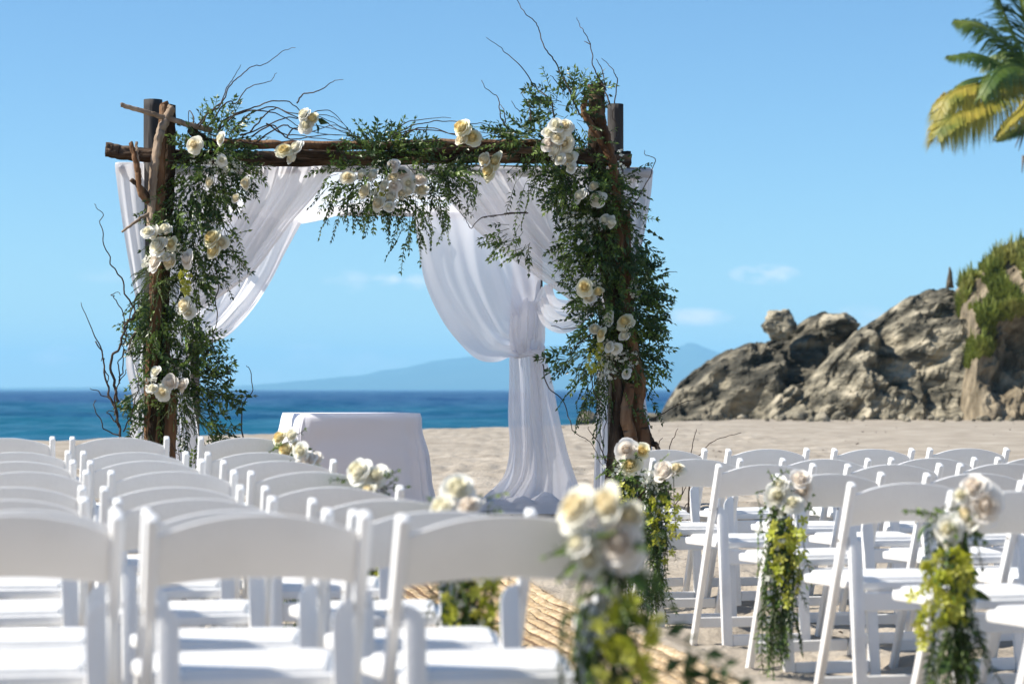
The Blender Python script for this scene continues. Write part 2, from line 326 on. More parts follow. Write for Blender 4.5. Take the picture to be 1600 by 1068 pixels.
r_ = rock_wall('b', [(1175,668),(1190,655),(1200,628),(1225,606),(1262,592),(1288,565),(1310,545),(1335,522),(1375,494),(1400,478),(1425,462),(1450,452),(1470,450),(1492,456),(1512,500),(1525,560),(1540,620),(1545,664)], 76.5, 3.4, 0, 2, .72).build('boulder', M['rock'], smooth=False)
tag(r_, 'tall craggy grey rock outcrop between the dark boulder and the grassy cliff', 'rock')
cl_ = rock_wall('b', [(1474,668),(1488,590),(1498,520),(1499,455),(1504,441),(1520,428),(1545,410),(1570,398),(1600,382),(1650,360),(1750,340),(1900,330),(2150,330),(2500,380),(2700,668)], 75.4, 4.2, 0, 3, .85, nu=420, cell=.95).build('cliff', M['rock3'], smooth=False)
tag(cl_, 'brown earth cliff topped with green grass behind the beach', 'cliff')
# knobs on top of the boulders
def knob(px, py, rx, ry, Y, mt, seed):
    bm = bmesh.new(); bmesh.ops.create_icosphere(bm, subdivisions=4, radius=1)
    c = P(px, py, Y)
    for v in bm.verts:
        p = v.co.copy(); n = mnoise.fractal(p*1.4+Vector((seed*5, 0, 0)), .9, 2.1, 5)*.35+(mnoise.voronoi(p*1.5+Vector((seed, 3, 0)))[0][1]-.5)*.25
        p *= 1+n; v.co = Vector((c.x+p.x*rx*Y/F, c.y+p.y*rx*Y/F, c.z+p.z*ry*Y/F))
    me = bpy.data.meshes.new('rock_knob'); bm.to_mesh(me); bm.free(); me.materials.append(mt)
    return link(bpy.data.objects.new('rock_knob', me))
o = knob(1219, 506, 23, 21, 78, M['rock'], 1); o.name = 'boulder'; tag(o, 'small round tan boulder perched on top of the dark boulder', 'rock')
o = knob(1308, 508, 26, 17, 77.6, M['rock'], 4); o.name = 'boulder'; tag(o, 'brown rock knob at the highest point of the dark boulder', 'rock')
o = knob(918, 657, 15, 15, 84, M['rock2'], 7); o.name = 'sea_rock'; tag(o, 'small dark rock at the water edge seen left of the right arch post', 'rock')
o = knob(1020, 655, 16, 10, 82, M['rock2'], 9); o.name = 'sea_rock'; tag(o, 'low dark rock in the water at the foot of the headland', 'rock')
mm = MB(); c = P(1484, 450, 77.2); mm.tube([c, c+Vector((0, 0, .25)), c+Vector((.02, 0, .5)), c+Vector((.0, 0, .68))], [.13, .095, .06, .02], 7, rough=.4)
tag(mm.build('standing_stone', M['rock3']), 'small pointed stone standing on the skyline of the cliff', 'rock')
# grass and shrubs on the cliff
from mathutils.bvhtree import BVHTree
gm = MB(); bv = BVHTree.FromPolygons([tuple(v.co) for v in cl_.data.vertices], [tuple(p.vertices) for p in cl_.data.polygons])
for i in range(34000):
    px = 1486+600*rnd.random()**1.5; sk = np.interp(px, [1482,1495,1520,1545,1570,1600,1650,1750,1900,2150], [455,440,428,410,398,382,360,340,330,330])
    dn = rnd.random()**1.25; lim = 150+60*mnoise.noise(Vector((px*.02, 3, 0))); py = sk-4+dn*lim
    q = mnoise.noise(Vector((px*.03, py*.03, 1.5)))+.4*mnoise.noise(Vector((px*.11, py*.11, 4)))
    if q < -.10+.5*dn or (px < 1502 and dn < .25): continue
    h = bv.ray_cast(Vector((0, 0, CZ)), (P(px, py, 76)-Vector((0, 0, CZ))).normalized())
    if h[0] is None:
        h = bv.ray_cast(P(px, py-40, 75.2)+Vector((0, rnd.uniform(-.6, .6), 6)), Vector((0, 0, -1)))
        if h[0] is None: continue
    b = h[0]; big = rnd.random() < .05
    for kk in range(3):
        hgt = rnd.uniform(.12, .30)*(2.2 if big else 1)
        a = rnd.uniform(0, 6.28); ln = rnd.uniform(.0, .22); wd = rnd.uniform(.02, .045)
        tip = b+Vector((math.cos(a)*ln, math.sin(a)*ln-.12, hgt)); s_ = Vector((math.cos(a+1.3)*wd, math.sin(a+1.3)*wd, 0)); mid = (b+tip)*.5+Vector((0, -.05, .05))
        gm.add([b-s_, b+s_, mid+s_*.8, tip, mid-s_*.8], [(0, 1, 2, 4), (4, 2, 3)])
tag(gm.build('cliff_grass', M['grass'], smooth=False), kind='stuff')

# ------------------------------------------------------------------ palm
def palm():
    root = empty('palm_tree', P(1640, 560, 84), 'coconut palm with yellowing lower fronds leaning in at the top right corner', 'palm tree')
    c = P(1618, 112, 84); g = P(1655, 470, 84)
    t = MB(); t.tube(spline([g, P(1650, 330, 84), P(1632, 200, 84), c], 8), [.24]*10+[.2]*15, 10, rough=.1); t.build('trunk', M['palm_trunk'], root)
    def frond(pl, w_, m, sd_droop, seed):
        rr = random.Random(seed); pts = spline([P(x, y, 84+d) for x, y, d in pl], 10)
        f = MB(); n = len(pts); f.tube(pts, [.055*(1-i/n)+.01 for i in range(n)], 4)
        for i in range(3, n):
            for k in range(4):
                for s in (-1, 1):
                    p = pts[i].lerp(pts[i-1], k*.25); tg = (pts[i]-pts[i-1]).normalized(); q = i/n
                    sd = tg.cross(Vector((rr.uniform(-.15, .15), -.35, 1))); sd = sd.normalized()*s
                    L = w_*(math.sin(min(1, q*1.1)*math.pi*.8+.3)+.15)*rr.uniform(.75, 1.1)
                    d1 = (sd*.8+tg*.5+Vector((0, 0, -.35*sd_droop+rr.uniform(-.1, .15)))).normalized(); e1 = p+d1*L*.45
                    e2 = e1+(d1*.6+Vector((0, 0, -sd_droop*rr.uniform(.6, 1.5)))).normalized()*L*.55; wv = tg*.03
                    f.add([p-wv, p+wv, e1+wv, e2, e1-wv], [(0, 1, 2, 4), (4, 2, 3)])
        f.build('frond', m, root, smooth=False)
    for i, (pl, w_, m, sdp) in enumerate([
        ([(1614,120,0),(1570,128,-.5),(1520,132,-.9),(1482,150,-1.2),(1462,196,-1.3)], 1.5, 'palm_y', 1.0),
        ([(1612,128,0),(1565,152,-1),(1520,166,-1.5),(1485,184,-1.8),(1466,210,-2)], 1.7, 'palm_y', 1.2),
        ([(1614,120,0),(1560,118,.6),(1505,128,1),(1474,165,1.2)], 1.3, 'palm', .9),
        ([(1614,118,0),(1570,100,-.4),(1530,84,-.6),(1488,86,-.6)], 1.0, 'palm', .5),
        ([(1614,116,0),(1575,70,.3),(1535,38,.5),(1500,30,.6)], 1.3, 'palm', .45),
        ([(1616,112,0),(1585,50,-.5),(1565,0,-.8),(1552,-40,-1)], 1.5, 'palm', .3),
        ([(1618,112,0),(1605,40,-1),(1590,-30,-1.6),(1570,-80,-2)], 1.7, 'palm', .3),
        ([(1620,112,0),(1640,20,.5),(1660,-60,.8),(1690,-100,1)], 1.2, 'palm', .3),
        ([(1620,115,0),(1680,60,.4),(1730,40,.6),(1780,80,.7)], 1.3, 'palm', .8),
        ([(1620,122,0),(1690,120,-.6),(1740,150,-1),(1770,210,-1.2)], 1.3, 'palm_y', 1.2),
        ([(1620,128,0),(1670,170,.5),(1700,210,.8),(1715,260,1)], 1.1, 'palm', 1.2),
        ([(1614,130,0),(1600,165,-1.4),(1575,190,-1.8),(1558,214,-2)], .6, 'palm_y', 1.2),
        ([(1616,150,.4),(1600,192,.2),(1580,205,0),(1560,216,0)], .45, 'palm', .9),
        ([(1616,118,0),(1590,100,-2),(1560,110,-3),(1535,150,-3.4)], 1.1, 'palm', 1.2),
        ([(1618,118,0),(1600,90,2),(1570,80,3),(1540,100,3.5)], 1.1, 'palm', .8)]):
        frond(pl, w_, M[m], sdp, i)
    t = MB(); 
    for k in range(26):
        a = c+Vector((rnd.uniform(-.35, .3), rnd.uniform(-.3, .3), -rnd.uniform(1.1, 2.9))); t.tube([a, a+Vector((rnd.uniform(-.3, .1), rnd.uniform(-.1, .1), -rnd.uniform(.3, .8)))], [.06, .01], 4)
    t.build('dry_fibre', M['palm_trunk'], root)
palm()

# ------------------------------------------------------------------ leaves, sprigs, roses
def unit(v): return v.normalized() if v.length > 1e-9 else Vector((0, 0, 1))
def leaf(m, p, d, L, W, nrm=None, r=rnd):
    d = unit(d); n = nrm or Vector((r.uniform(-1, 1), r.uniform(-1, .3), r.uniform(-.2, 1)))
    s = unit(d.cross(n)); u = unit(s.cross(d)); b = p+d*(L*.42)
    m.add([p, b+s*W*.5+u*W*.18, p+d*L-u*L*.12, b-s*W*.5+u*W*.18, p+d*L*.45-u*W*.05], [(0, 4, 1), (0, 3, 4), (4, 2, 1), (3, 2, 4)])
def sprig(lm, sm, p, d, L, ll, lw, sp, droop=.6, r=rnd, bare=.12):
    p = Vector(p); d = unit(Vector(d)); n = max(4, int(L/sp)); pts = [p.copy()]; st = L/n
    side = unit(d.cross(Vector((r.uniform(-1, 1), r.uniform(-1, 1), r.uniform(-1, 1)))))
    for i in range(n):
        d = unit(d+Vector((r.uniform(-.2, .2), r.uniform(-.2, .2), -droop*.14+r.uniform(-.14, .14)))); p = p+d*st; pts.append(p.copy())
        if i/n < bare: continue
        k = 1-.45*i/n
        for s in (-1, 1):
            if r.random() < .12: continue
            dd = side*s*r.uniform(.7, 1.1)+d*r.uniform(.5, 1.1)+Vector((0, 0, r.uniform(-.35, .15)))
            leaf(lm, p, dd, ll*k*r.uniform(.7, 1.2), lw*k*r.uniform(.8, 1.15), r=r)
    leaf(lm, p, d, ll*.7, lw*.7, r=r)
    sm.tube(pts, [.0022]*len(pts), 3, cap=False)
def rose_mesh(seed, mt):
    r = random.Random(seed); m = MB(); n = (36, 28, 40, 24, 34)[seed-1]; G = 6; op = (80, 70, 86, 58, 76)[seed-1]
    for i in range(n):
        q = i/(n-1); a = i*2.39996+r.uniform(-.25, .25); th = R(-14+op*q**1.25); r0 = .03+.40*q**.8; L = .50+.22*q; wd = (1.7-.85*q)*r.uniform(.85, 1.15); z0 = .26-.60*q
        tw = r.uniform(-.12, .12); hgt = r.uniform(.92, 1.08); vs = []
        for vi in range(G):
            for ui in range(G):
                u = ui/(G-1)*2-1; v = vi/(G-1)*(1-.30*abs(u)**3); w_ = wd*(.45+.55*math.sin(min(v*1.5, 1)*math.pi/2))
                roll = .30*max(0, v-.7)*(.25+q); ru = .03*math.sin(u*5+i)*v*q
                rr = r0*(.5+.5*min(1, v*2))+L*math.sin(th)*v*(.6+.4*v)+roll+.10*math.sin(v*math.pi)*(.4+q)+ru+tw*u*v*.5
                zz = z0+L*hgt*math.cos(th)*(v**.85)-roll*1.3*q+ru
                vs.append((max(rr, .01)*math.cos(a+u*w_*.9), max(rr, .01)*math.sin(a+u*w_*.9), zz))
        m.add(vs, [(j*G+k, j*G+k+1, (j+1)*G+k+1, (j+1)*G+k) for j in range(G-1) for k in range(G-1)])
    m.tube([(0, 0, -.3), (0, 0, .15), (.0, 0, .42), (.02, 0, .57), (.03, 0, .63)], [.42, .40, .26, .12, .01], 9)
    return m.mesh('rose', mt)
ROSES = {k: [rose_mesh(s, RM[k]) for s in (1, 2, 3, 4, 5)] for k in RM}
def put(name, me, parent, loc, scale, axis_, spin=0):
    """a shared mesh placed in world space under its thing"""
    o = bpy.data.objects.new(name, me); link(o, parent)
    q = Vector(axis_).to_track_quat('Z', 'Y').to_matrix().to_4x4() @ Matrix.Rotation(spin, 4, 'Z')
    Mw = Matrix.Translation(loc) @ q @ Matrix.Diagonal((scale, scale*(1-.16*abs(math.sin(spin*7.3))) if name == 'rose' else scale, scale*(1+.18*math.sin(spin*5.1)) if name == 'rose' else scale, 1))
    Mp = Matrix.Translation(parent.location) @ parent.rotation_euler.to_matrix().to_4x4()
    o.matrix_basis = Mp.inverted() @ Mw
    return o
def rose(parent, p, rad, kind, r=rnd, ax=None):
    ax = ax or Vector((r.uniform(-1.5, .05), -1, r.uniform(.1, 1.0)))
    return put('rose', r.choice(ROSES[kind]), parent, p, rad/1.02*r.uniform(.98, 1.22), ax, r.uniform(0, 6))
def orchid_mesh():
    m = MB()
    for i in range(5):
        a = i*2*math.pi/5; d = Vector((math.cos(a), math.sin(a), .25)); s = Vector((-math.sin(a), math.cos(a), 0)); 
        m.add([Vector((0, 0, 0)), d*.55+s*.32, d*1.0+s*.12+Vector((0, 0, .1)), d*1.0-s*.12+Vector((0, 0, .1)), d*.55-s*.32], [(0, 1, 2, 3, 4)])
    m.tube([(0, 0, 0), (0, 0, .3), (.1, 0, .45)], [.14, .2, .05], 5)
    return m.mesh('orchid_bloom', M['lime'])
ORCHID = orchid_mesh()
def blossom(m, p, s, r=rnd):
    ax = unit(Vector((r.uniform(-.8, .8), -1, r.uniform(-.3, .9)))); t = unit(ax.cross(Vector((0, 0, 1)))); b = ax.cross(t)
    for i in range(5):
        a = i*1.2566+r.random(); d = (t*math.cos(a)+b*math.sin(a)); e = (-t*math.sin(a)+b*math.cos(a))
        m.add([p, p+d*s*.6+e*s*.32+ax*s*.15, p+d*s+ax*s*.1, p+d*s*.6-e*s*.32+ax*s*.15], [(0, 1, 2, 3)])

# ------------------------------------------------------------------ the arch
def YF(px): return 15.9+(px-250)/710*.6
def fp(px, py, off=0): return P(px, py, YF(px)+off)
FL = Vector((P(250, 700, 15.9).x, 15.9, sz(-2.3, 15.9)))
arch = empty('wedding_arch', FL, 'rustic driftwood wedding arch of rough logs and dark round posts with bare curly branches', 'wedding arch')
def log(name, pts, r0, r1, m, sides=12, rough=.28, n=8, seed=0, parent=None, wig=.008):
    s = spline(pts, n*2, wig, seed+1); k = len(s); sides = int(sides*1.7)
    b = MB(); b.tube(s, [r0+(r1-r0)*i/(k-1) for i in range(k)], sides, rough=rough, seed=seed*3.3)
    return b.build(name, M[m], parent or arch)
gL = sz(-2.3, 16); gR = sz(.7, 16.6)
def pyg(Y, z): return HY+(CZ-z)*F/Y
# structural round posts
log('post', [fp(238,155,.32), fp(238,400,.32), fp(238,pyg(16.2,gL-.1),.32)], .061, .061, 'post', 20, .04, 6, 1, wig=0)
log('post', [fp(962,162,.32), fp(962,400,.32), fp(962,pyg(16.8,gR-.1),.32)], .056, .056, 'post', 20, .04, 6, 2, wig=0)
log('post', [P(838,345,19.3), P(838,600,19.3), P(838,pyg(19.3,.05),19.3)], .05, .05, 'post', 16, .04, 6, 3, wig=0)
log('post', [P(302,345,18.7), P(302,600,18.7), P(302,pyg(18.7,.05),18.7)], .05, .05, 'post', 16, .04, 6, 4, wig=0)
# frame rails that carry the cloth
log('rail', [fp(182,262,.38), fp(600,262,.38), fp(1016,268,.38)], .03, .03, 'post', 10, .04, 6, 5, wig=0)
log('rail', [P(290,336,18.7), P(560,330,19), P(850,336,19.3)], .02, .02, 'post', 10, .04, 6, 6, wig=0)
b = MB(); b.tube(spline([P(300,337,18.7), P(470,333,18.85), P(560,330,19), P(700,333,19.15), P(846,336,19.3)], 10, .012, 8), [.036]*41, 10, rough=.35, seed=4)
tag(b.build('drape', M['cloth_thick']), 'roll of white cloth wrapped along the far rail at the back of the arch', 'drape')
log('rail', [P(186,264,16.25), P(302,340,18.7)], .028, .028, 'post', 10, .04, 6, 7, wig=0)
log('rail', [P(1006,270,16.9), P(838,342,19.3)], .028, .028, 'post', 10, .04, 6, 8, wig=0)
# beams
log('beam', [fp(164,234,.04), fp(230,243,.04), fp(420,248,.02), fp(620,246,.02), fp(840,244), fp(985,250)], .048, .047, 'bark_h', 14, .5, 10, 3)
log('beam', [fp(290,220,.06), fp(400,224,.06), fp(520,226,.04), fp(700,224,.04), fp(860,226,.04)], .03, .035, 'bark_red', 10, .5, 10, 5)
log('beam', [fp(450,238,-.09), fp(600,240,-.09), fp(760,232,-.08), fp(900,238,-.06)], .026, .022, 'bark_h', 10, .4, 10, 8)
# left driftwood
log('driftwood', [fp(263,164), fp(262,260,-.02), fp(257,350), fp(252,470), fp(250,600), fp(252,pyg(15.9,gL-.05))], .042, .055, 'bark', 12, .34, 10, 11)
log('driftwood', [fp(256,160,-.04), fp(250,230,-.1), fp(246,330,-.1), fp(242,450,-.1), fp(236,600,-.1), fp(238,pyg(15.8,gL-.05),-.1)], .026, .05, 'bark_red', 10, .4, 10, 13)
log('driftwood', [fp(268,166,-.09), fp(250,205,-.12), fp(241,260,-.13), fp(238,310,-.12), fp(236,370,-.1)], .022, .026, 'drift', 8, .45, 10, 15)
log('driftwood', [fp(204,222,-.14), fp(214,262,-.14), fp(220,300,-.12), fp(238,322,-.1), fp(246,360,-.1)], .014, .026, 'bark_red', 8, .4, 8, 17)
log('driftwood', [fp(203,279,-.12), fp(222,296,-.12), fp(240,322,-.1)], .012, .02, 'bark', 8, .4, 6, 18)
log('driftwood', [fp(212,220,-.1), fp(213,245,-.13), fp(217,275,-.13)], .008, .015, 'drift', 8, .4, 6, 19)
log('driftwood', [fp(186,162,-.12), fp(232,176,-.12), fp(270,187,-.1), fp(330,203,-.08)], .015, .021, 'drift', 9, .3, 8, 21)
log('driftwood', [fp(190,362,-.16), fp(215,344,-.14), fp(236,330,-.1)], .007, .012, 'drift', 7, .3, 6, 22)
log('driftwood', [fp(296,202,-.1), fp(318,218,-.05), fp(345,232)], .022, .026, 'bark', 8, .4, 6, 23)
log('driftwood', [fp(275,560,-.1), fp(268,640,-.13), fp(262,pyg(15.8,gL-.03),-.2)], .02, .04, 'bark_red', 8, .45, 8, 24)
log('driftwood', [fp(240,470,-.05), fp(262,560,-.1), fp(240,650,-.13), fp(230,pyg(15.8,gL-.03),-.2)], .018, .03, 'bark', 8, .45, 8, 26)
# right driftwood
log('driftwood', [fp(931,131), fp(933,180), fp(932,250), fp(944,360), fp(960,480), fp(975,600), fp(978,pyg(16.5,gR-.05))], .048, .066, 'bark', 14, .3, 10, 31)
log('driftwood', [fp(916,150,-.07), fp(912,175,-.09), fp(930,205,-.1), fp(950,240,-.1), fp(958,262,-.1), fp(966,350,-.1), fp(974,450,-.1)], .018, .035, 'bark_red', 10, .38, 8, 33)
log('driftwood', [fp(938,182,-.08), fp(950,225,-.1), fp(960,262,-.08)], .03, .03, 'bark_red', 9, .4, 8, 35)
log('driftwood', [fp(978,330,-.08), fp(980,420,-.12), fp(985,520,-.12), fp(1000,600,-.14), fp(994,640,-.14), fp(1004,685,-.18), fp(1014,pyg(16.4,gR-.03),-.3)], .024, .05, 'bark_red', 10, .42, 9, 37)
log('driftwood', [fp(960,560,-.1), fp(966,630,-.16), fp(962,690,-.2), fp(948,pyg(16.4,gR-.03),-.3)], .03, .05, 'bark', 10, .42, 9, 39)
log('driftwood', [fp(985,600,-.16), fp(978,650,-.22), fp(986,700,-.22), fp(980,pyg(16.4,gR-.03),-.34)], .028, .05, 'bark_red', 10, .45, 9, 41)
log('driftwood', [fp(1005,660,-.1), fp(1018,690,-.14), fp(1030,708,-.2), fp(1050,pyg(16.3,gR),-.3)], .02, .012, 'bark', 8, .4, 8, 43)

# curly willow
def willow(pts, Y=None, off=0, r0=.006, r1=.0018, name='willow_branch', parent=None, s=0, wig=.009):
    p3 = [P(x, y, Y+off) if Y else fp(x, y, off+.05*math.sin(i*2.1+s)) for i, (x, y) in enumerate(pts)]
    q = spline(p3, 7, wig, s+.37); k = len(q); b = MB(); b.tube(q, [r0+(r1-r0)*i/(k-1) for i in range(k)], 5); return b.build(name, M['twig'], parent or arch)
def c1(x, y): return (120+x*.3183, 100+y*.3183)
def c2(x, y): return (120+x*.3183, 400+y*.3183)
def c3(x, y): return (600+x*.3183, y*.3183)
def c4(x, y): return (600+x*.468, 320+y*.468)
WB = [[c1(*q) for q in L] for L in (
 [(590,300),(650,230),(720,170),(745,110),(790,60),(860,10),(920,-5),(1020,-70),(1070,-85)],
 [(620,330),(690,240),(740,180),(780,190),(830,120),(890,95),(945,80),(975,40)],
 [(600,310),(640,240),(700,200),(735,110),(770,60),(800,0)],
 [(560,350),(570,270),(550,230),(545,340)],
 [(690,330),(770,250),(870,210),(950,180),(1040,185),(1100,230),(1200,260),(1300,310),(1370,350)],
 [(760,330),(850,240),(960,210),(1060,250),(1130,290),(1230,310),(1380,345)],
 [(800,350),(880,320),(1000,270),(1090,262),(1200,270),(1290,330),(1390,360)],
 [(700,280),(800,240),(900,225),(1000,250),(1080,300),(1180,335),(1380,352)],
 [(850,330),(900,270),(940,230),(990,215),(1060,240),(1160,245),(1260,260),(1300,290)],
 [(860,350),(950,300),(1010,340),(1100,350),(1240,370),(1380,356)],
 [(930,290),(1000,340),(1060,370),(1180,350),(1300,345),(1390,365)],
 [(1030,360),(1060,320),(1100,300),(1180,230),(1260,240),(1330,320)],
 [(1080,190),(1100,150),(1160,135),(1220,110),(1260,80),(1310,70)],
 [(640,340),(780,380),(900,390),(1050,380),(1200,392),(1380,372)],
 [(880,380),(1000,300),(1050,310),(1140,330),(1260,300),(1340,330)],
)] + [[c3(*q) for q in L] for L in (
 [(840,590),(820,490),(760,440),(730,410),(680,330),(600,260),(560,220),(500,180)],
 [(960,560),(905,430),(850,320),(820,270),(790,230),(760,150),(740,100),(690,60),(658,0),(640,-60),(600,-110)],
 [(1110,505),(1080,430),(1060,380),(1030,330),(1025,270),(1010,200),(980,150),(960,110),(945,80)],
 [(1090,440),(1065,330),(1040,285)],[(1010,215),(985,200)],
 [(1130,505),(1145,400),(1130,350),(1100,310),(1070,280)],
 [(605,630),(570,560),(565,490),(540,460),(490,420),(478,390)],[(595,600),(590,540),(570,510)],
 [(720,590),(715,520),(700,490),(670,450)],[(720,590),(715,555),(660,540),(625,490)],[(885,445),(850,400),(820,365)],
 [(1200,1030),(1240,980),(1300,880),(1330,780),(1285,760),(1280,735)],
 [(20,665),(100,630),(200,600),(300,590),(400,605),(480,605),(540,620),(590,650)],
 [(40,670),(150,635),(260,640),(350,655),(450,650),(560,660),(640,690)],
 [(60,690),(130,640),(230,625),(330,660),(440,680),(560,650),(620,640)],
 [(30,680),(90,610),(200,580),(330,575)],[(100,700),(250,690),(380,700),(520,690),(680,720)],
 [(150,760),(300,740),(440,720),(560,690),(640,640)],[(250,800),(420,760),(560,770),(700,730)],
 [(700,1040),(620,1045),(540,1060),(480,1070)],[(1130,900),(1110,760),(1150,640),(1120,560),(1140,520)],
)] + [[c4(*q) for q in L] for L in (
 [(480,25),(420,30),(330,42),(290,75),(275,50),(250,20)],[(690,400),(650,410),(600,415),(560,400)],[(930,330),(940,280),(932,230),(980,225)],
 [(700,560),(695,610),(740,690),(735,760),(735,850),(770,900)],[(690,370),(700,420),(640,470),(625,500)],
 [(530,530),(545,600),(600,660),(620,720),(640,760),(690,790),(720,850),(740,890)],[(890,720),(940,690),(990,660),(1040,650)],
 [(740,860),(720,800),(690,760),(680,740)],[(800,780),(770,820),(740,840),(760,890)],
)] + [[c2(*q) for q in L] for L in (
 [(680,60),(695,150),(680,220),(690,310),(665,400),(685,500),(700,560),(705,620)],[(640,440),(645,500),(650,560)],[(655,420),(660,470),(690,530),(680,600)],
 [(430,780),(440,830),(425,880),(440,900)],[(480,800),(490,870),(470,930),(500,980)],[(300,350),(260,430),(270,500),(300,560)],
)]
for i, L in enumerate(WB): willow(L, None, -.05-.16*rnd.random(), (.0058 if i < 18 else .0045), .0018, s=i)
# bare saplings and twigs standing in the sand
sap = empty('bare_sapling', P(188, pyg(15.6, sz(-2.5,15.6)), 15.6), 'bare leafless curly sapling standing left of the arch in front of the sea', 'sapling')
for i, L in enumerate(([(212,1010),(215,885),(195,780),(190,700),(215,600),(250,560)],[(205,840),(180,740),(150,640),(130,500),(80,380),(20,230)],
   [(200,720),(180,600),(170,500),(220,430),(240,330),(280,290),(245,200),(200,80),(155,0),(120,-120),(115,-210),(80,-255)],[(225,440),(240,340),(190,220),(175,185),(215,180)],
   [(195,740),(120,680),(60,640)],[(205,880),(130,830),(90,740),(95,700)],[(230,860),(270,760),(300,640),(290,560)],[(190,820),(150,770),(200,760)],
   [(215,620),(200,520),(260,450),(300,420)],[(130,500),(150,600),(165,700)],[(260,300),(275,230),(300,180)],[(210,600),(235,520),(215,440),(235,380)],[(100,420),(125,470),(120,520)])):
    willow([c2(*q) for q in L], 15.6, 0, .010 if i < 3 else .005, .002, 'branch', sap, 50+i, .02)
tw = empty('twig', P(378, pyg(16.2, .11), 16.2), 'single curly bare twig sticking up from the sand left of the table', 'twig')
willow([c2(*q) for q in ((818,1010),(815,900),(810,830),(820,720),(860,660),(850,560),(835,535))], 16.2, 0, .006, .002, 'branch', tw, 70)
tw = empty('bare_twigs', P(1065, pyg(16, .1), 16), 'spread of thin bare twigs in the sand right of the arch foot', 'twigs')
for i, L in enumerate(([(655,900),(700,300),(775,205),(860,115),(960,70),(1110,35)],[(640,900),(680,400),(695,185),(720,60),(735,0)],[(500,600),(510,175),(550,60),(580,0)],[(540,900),(555,650),(610,560),(655,455),(690,330)],[(610,900),(625,685),(680,580),(720,455)],[(400,300),(415,140),(450,70)],[(600,560),(620,500),(610,455)])):
    willow([(950+x*.1875, 670+y*.1875) for x, y in L], 15.4, 0, .004, .002, 'branch', tw, 80+i, .008)

# ------------------------------------------------------------------ drapery
def cloth(name, A, B, pleats, amp, m, label, nu=60, nv=60, seed=0, sag=0, thick=False, sharp=1.0):
    """loft between two edge curves (world points) with soft folds running along them"""
    r = random.Random(seed); A = spline(A, 10); B = spline(B, 10)
    def at(C, t): k = t*(len(C)-1); i = min(int(k), len(C)-2); return C[i].lerp(C[i+1], k-i)
    ph = [r.uniform(0, 6.28) for _ in range(8)]; vs = []
    for j in range(nv+1):
        v = j/nv; a = at(A, v); b = at(B, v); d = b-a; wd = d.length; tg = at(A, min(1, v+.02))-at(A, max(0, v-.02)); n = unit(d.cross(tg)); 
        if n.y > 0: n = -n
        for i in range(nu+1):
            u = i/nu; uu = u+.035*math.sin(3*v+ph[0]+6*u)
            f = math.sin(uu*pleats*6.283+ph[1]+.9*math.sin(v*3.1+ph[2]))+.55*math.sin(uu*pleats*2.3*6.283+ph[3]+1.3*math.sin(2.2*v+ph[4]))+.3*math.sin(uu*pleats*4.7*6.283+ph[5]+v*2)
            f += 1.5*mnoise.noise(Vector((u*pleats*1.3, v*2.2, seed*3.1)))
            e = min(1, min(u, 1-u)*12+.35)
            p = a+d*u+n*(f*amp*min(1, wd/.25)*e)+Vector((0, 0, -sag*math.sin(u*math.pi)))
            vs.append(p)
    W_ = nu+1; fs = [(j*W_+i, j*W_+i+1, (j+1)*W_+i+1, (j+1)*W_+i) for j in range(nv) for i in range(nu)]
    b = MB(); b.add(vs, fs); o = b.build(name, M[m]); tag(o, label, 'drape'); return o
def fq(L, off): return [fp(x, y, off) for x, y in L]
# left hanging drape behind the left post
o = cloth('drape', fq([(179,256),(184,300),(194,370),(206,440),(218,500),(203,530),(197,570),(208,630),(202,690),(205,790)], .3),
      fq([(372,258),(352,330),(330,400),(306,470),(286,520),(296,560),(300,620),(310,680),(318,795)], .5), 2.4, .035, 'cloth_thick', 'white drape hanging down behind the left arch post', 70, 90, 1)
# ceiling
o = cloth('drape', [P(182,254,16.2), P(600,256,16.6), P(1018,262,16.95)], [P(330,352,18.7), P(470,349,18.8), P(560,326,18.95), P(650,331,19.1), P(860,338,19.3)], 3, .02, 'sheer', 'white cloth canopy stretched over the top of the arch', 60, 90, 2, sag=.06)
# front valance roll
b = MB(); b.tube(spline(fq([(180,262),(300,264),(420,262),(530,260),(700,266),(860,268),(1018,270)], .36), 12, .012, 4), [.034]*73, 10, rough=.35, seed=3)
tag(b.build('drape', M['cloth_thick']), 'roll of white cloth wrapped along the front rail under the log beam', 'drape')
# left sheer swag (front)
cloth('drape', fq([(386,258),(384,300),(372,340),(350,380),(326,420),(300,455),(280,480)], .28), fq([(528,256),(500,296),(458,345),(428,385),(396,425),(352,458),(290,500)], .34), 2.2, .03, 'cloth', 'grey looking sheer swag sweeping from the beam down to the left post', 60, 60, 5)
# left back swag
cloth('drape', [P(352,300,17.8), P(345,360,17.8), P(325,420,17.8), P(300,470,17.9), P(285,505,18)], [P(472,348,18.6), P(446,396,18.4), P(424,440,18.3), P(392,488,18.2), P(352,528,18.1), P(310,538,18), P(288,516,18)], 3, .03, 'cloth', 'white swag curving lowest behind the left arch post', 50, 70, 6)
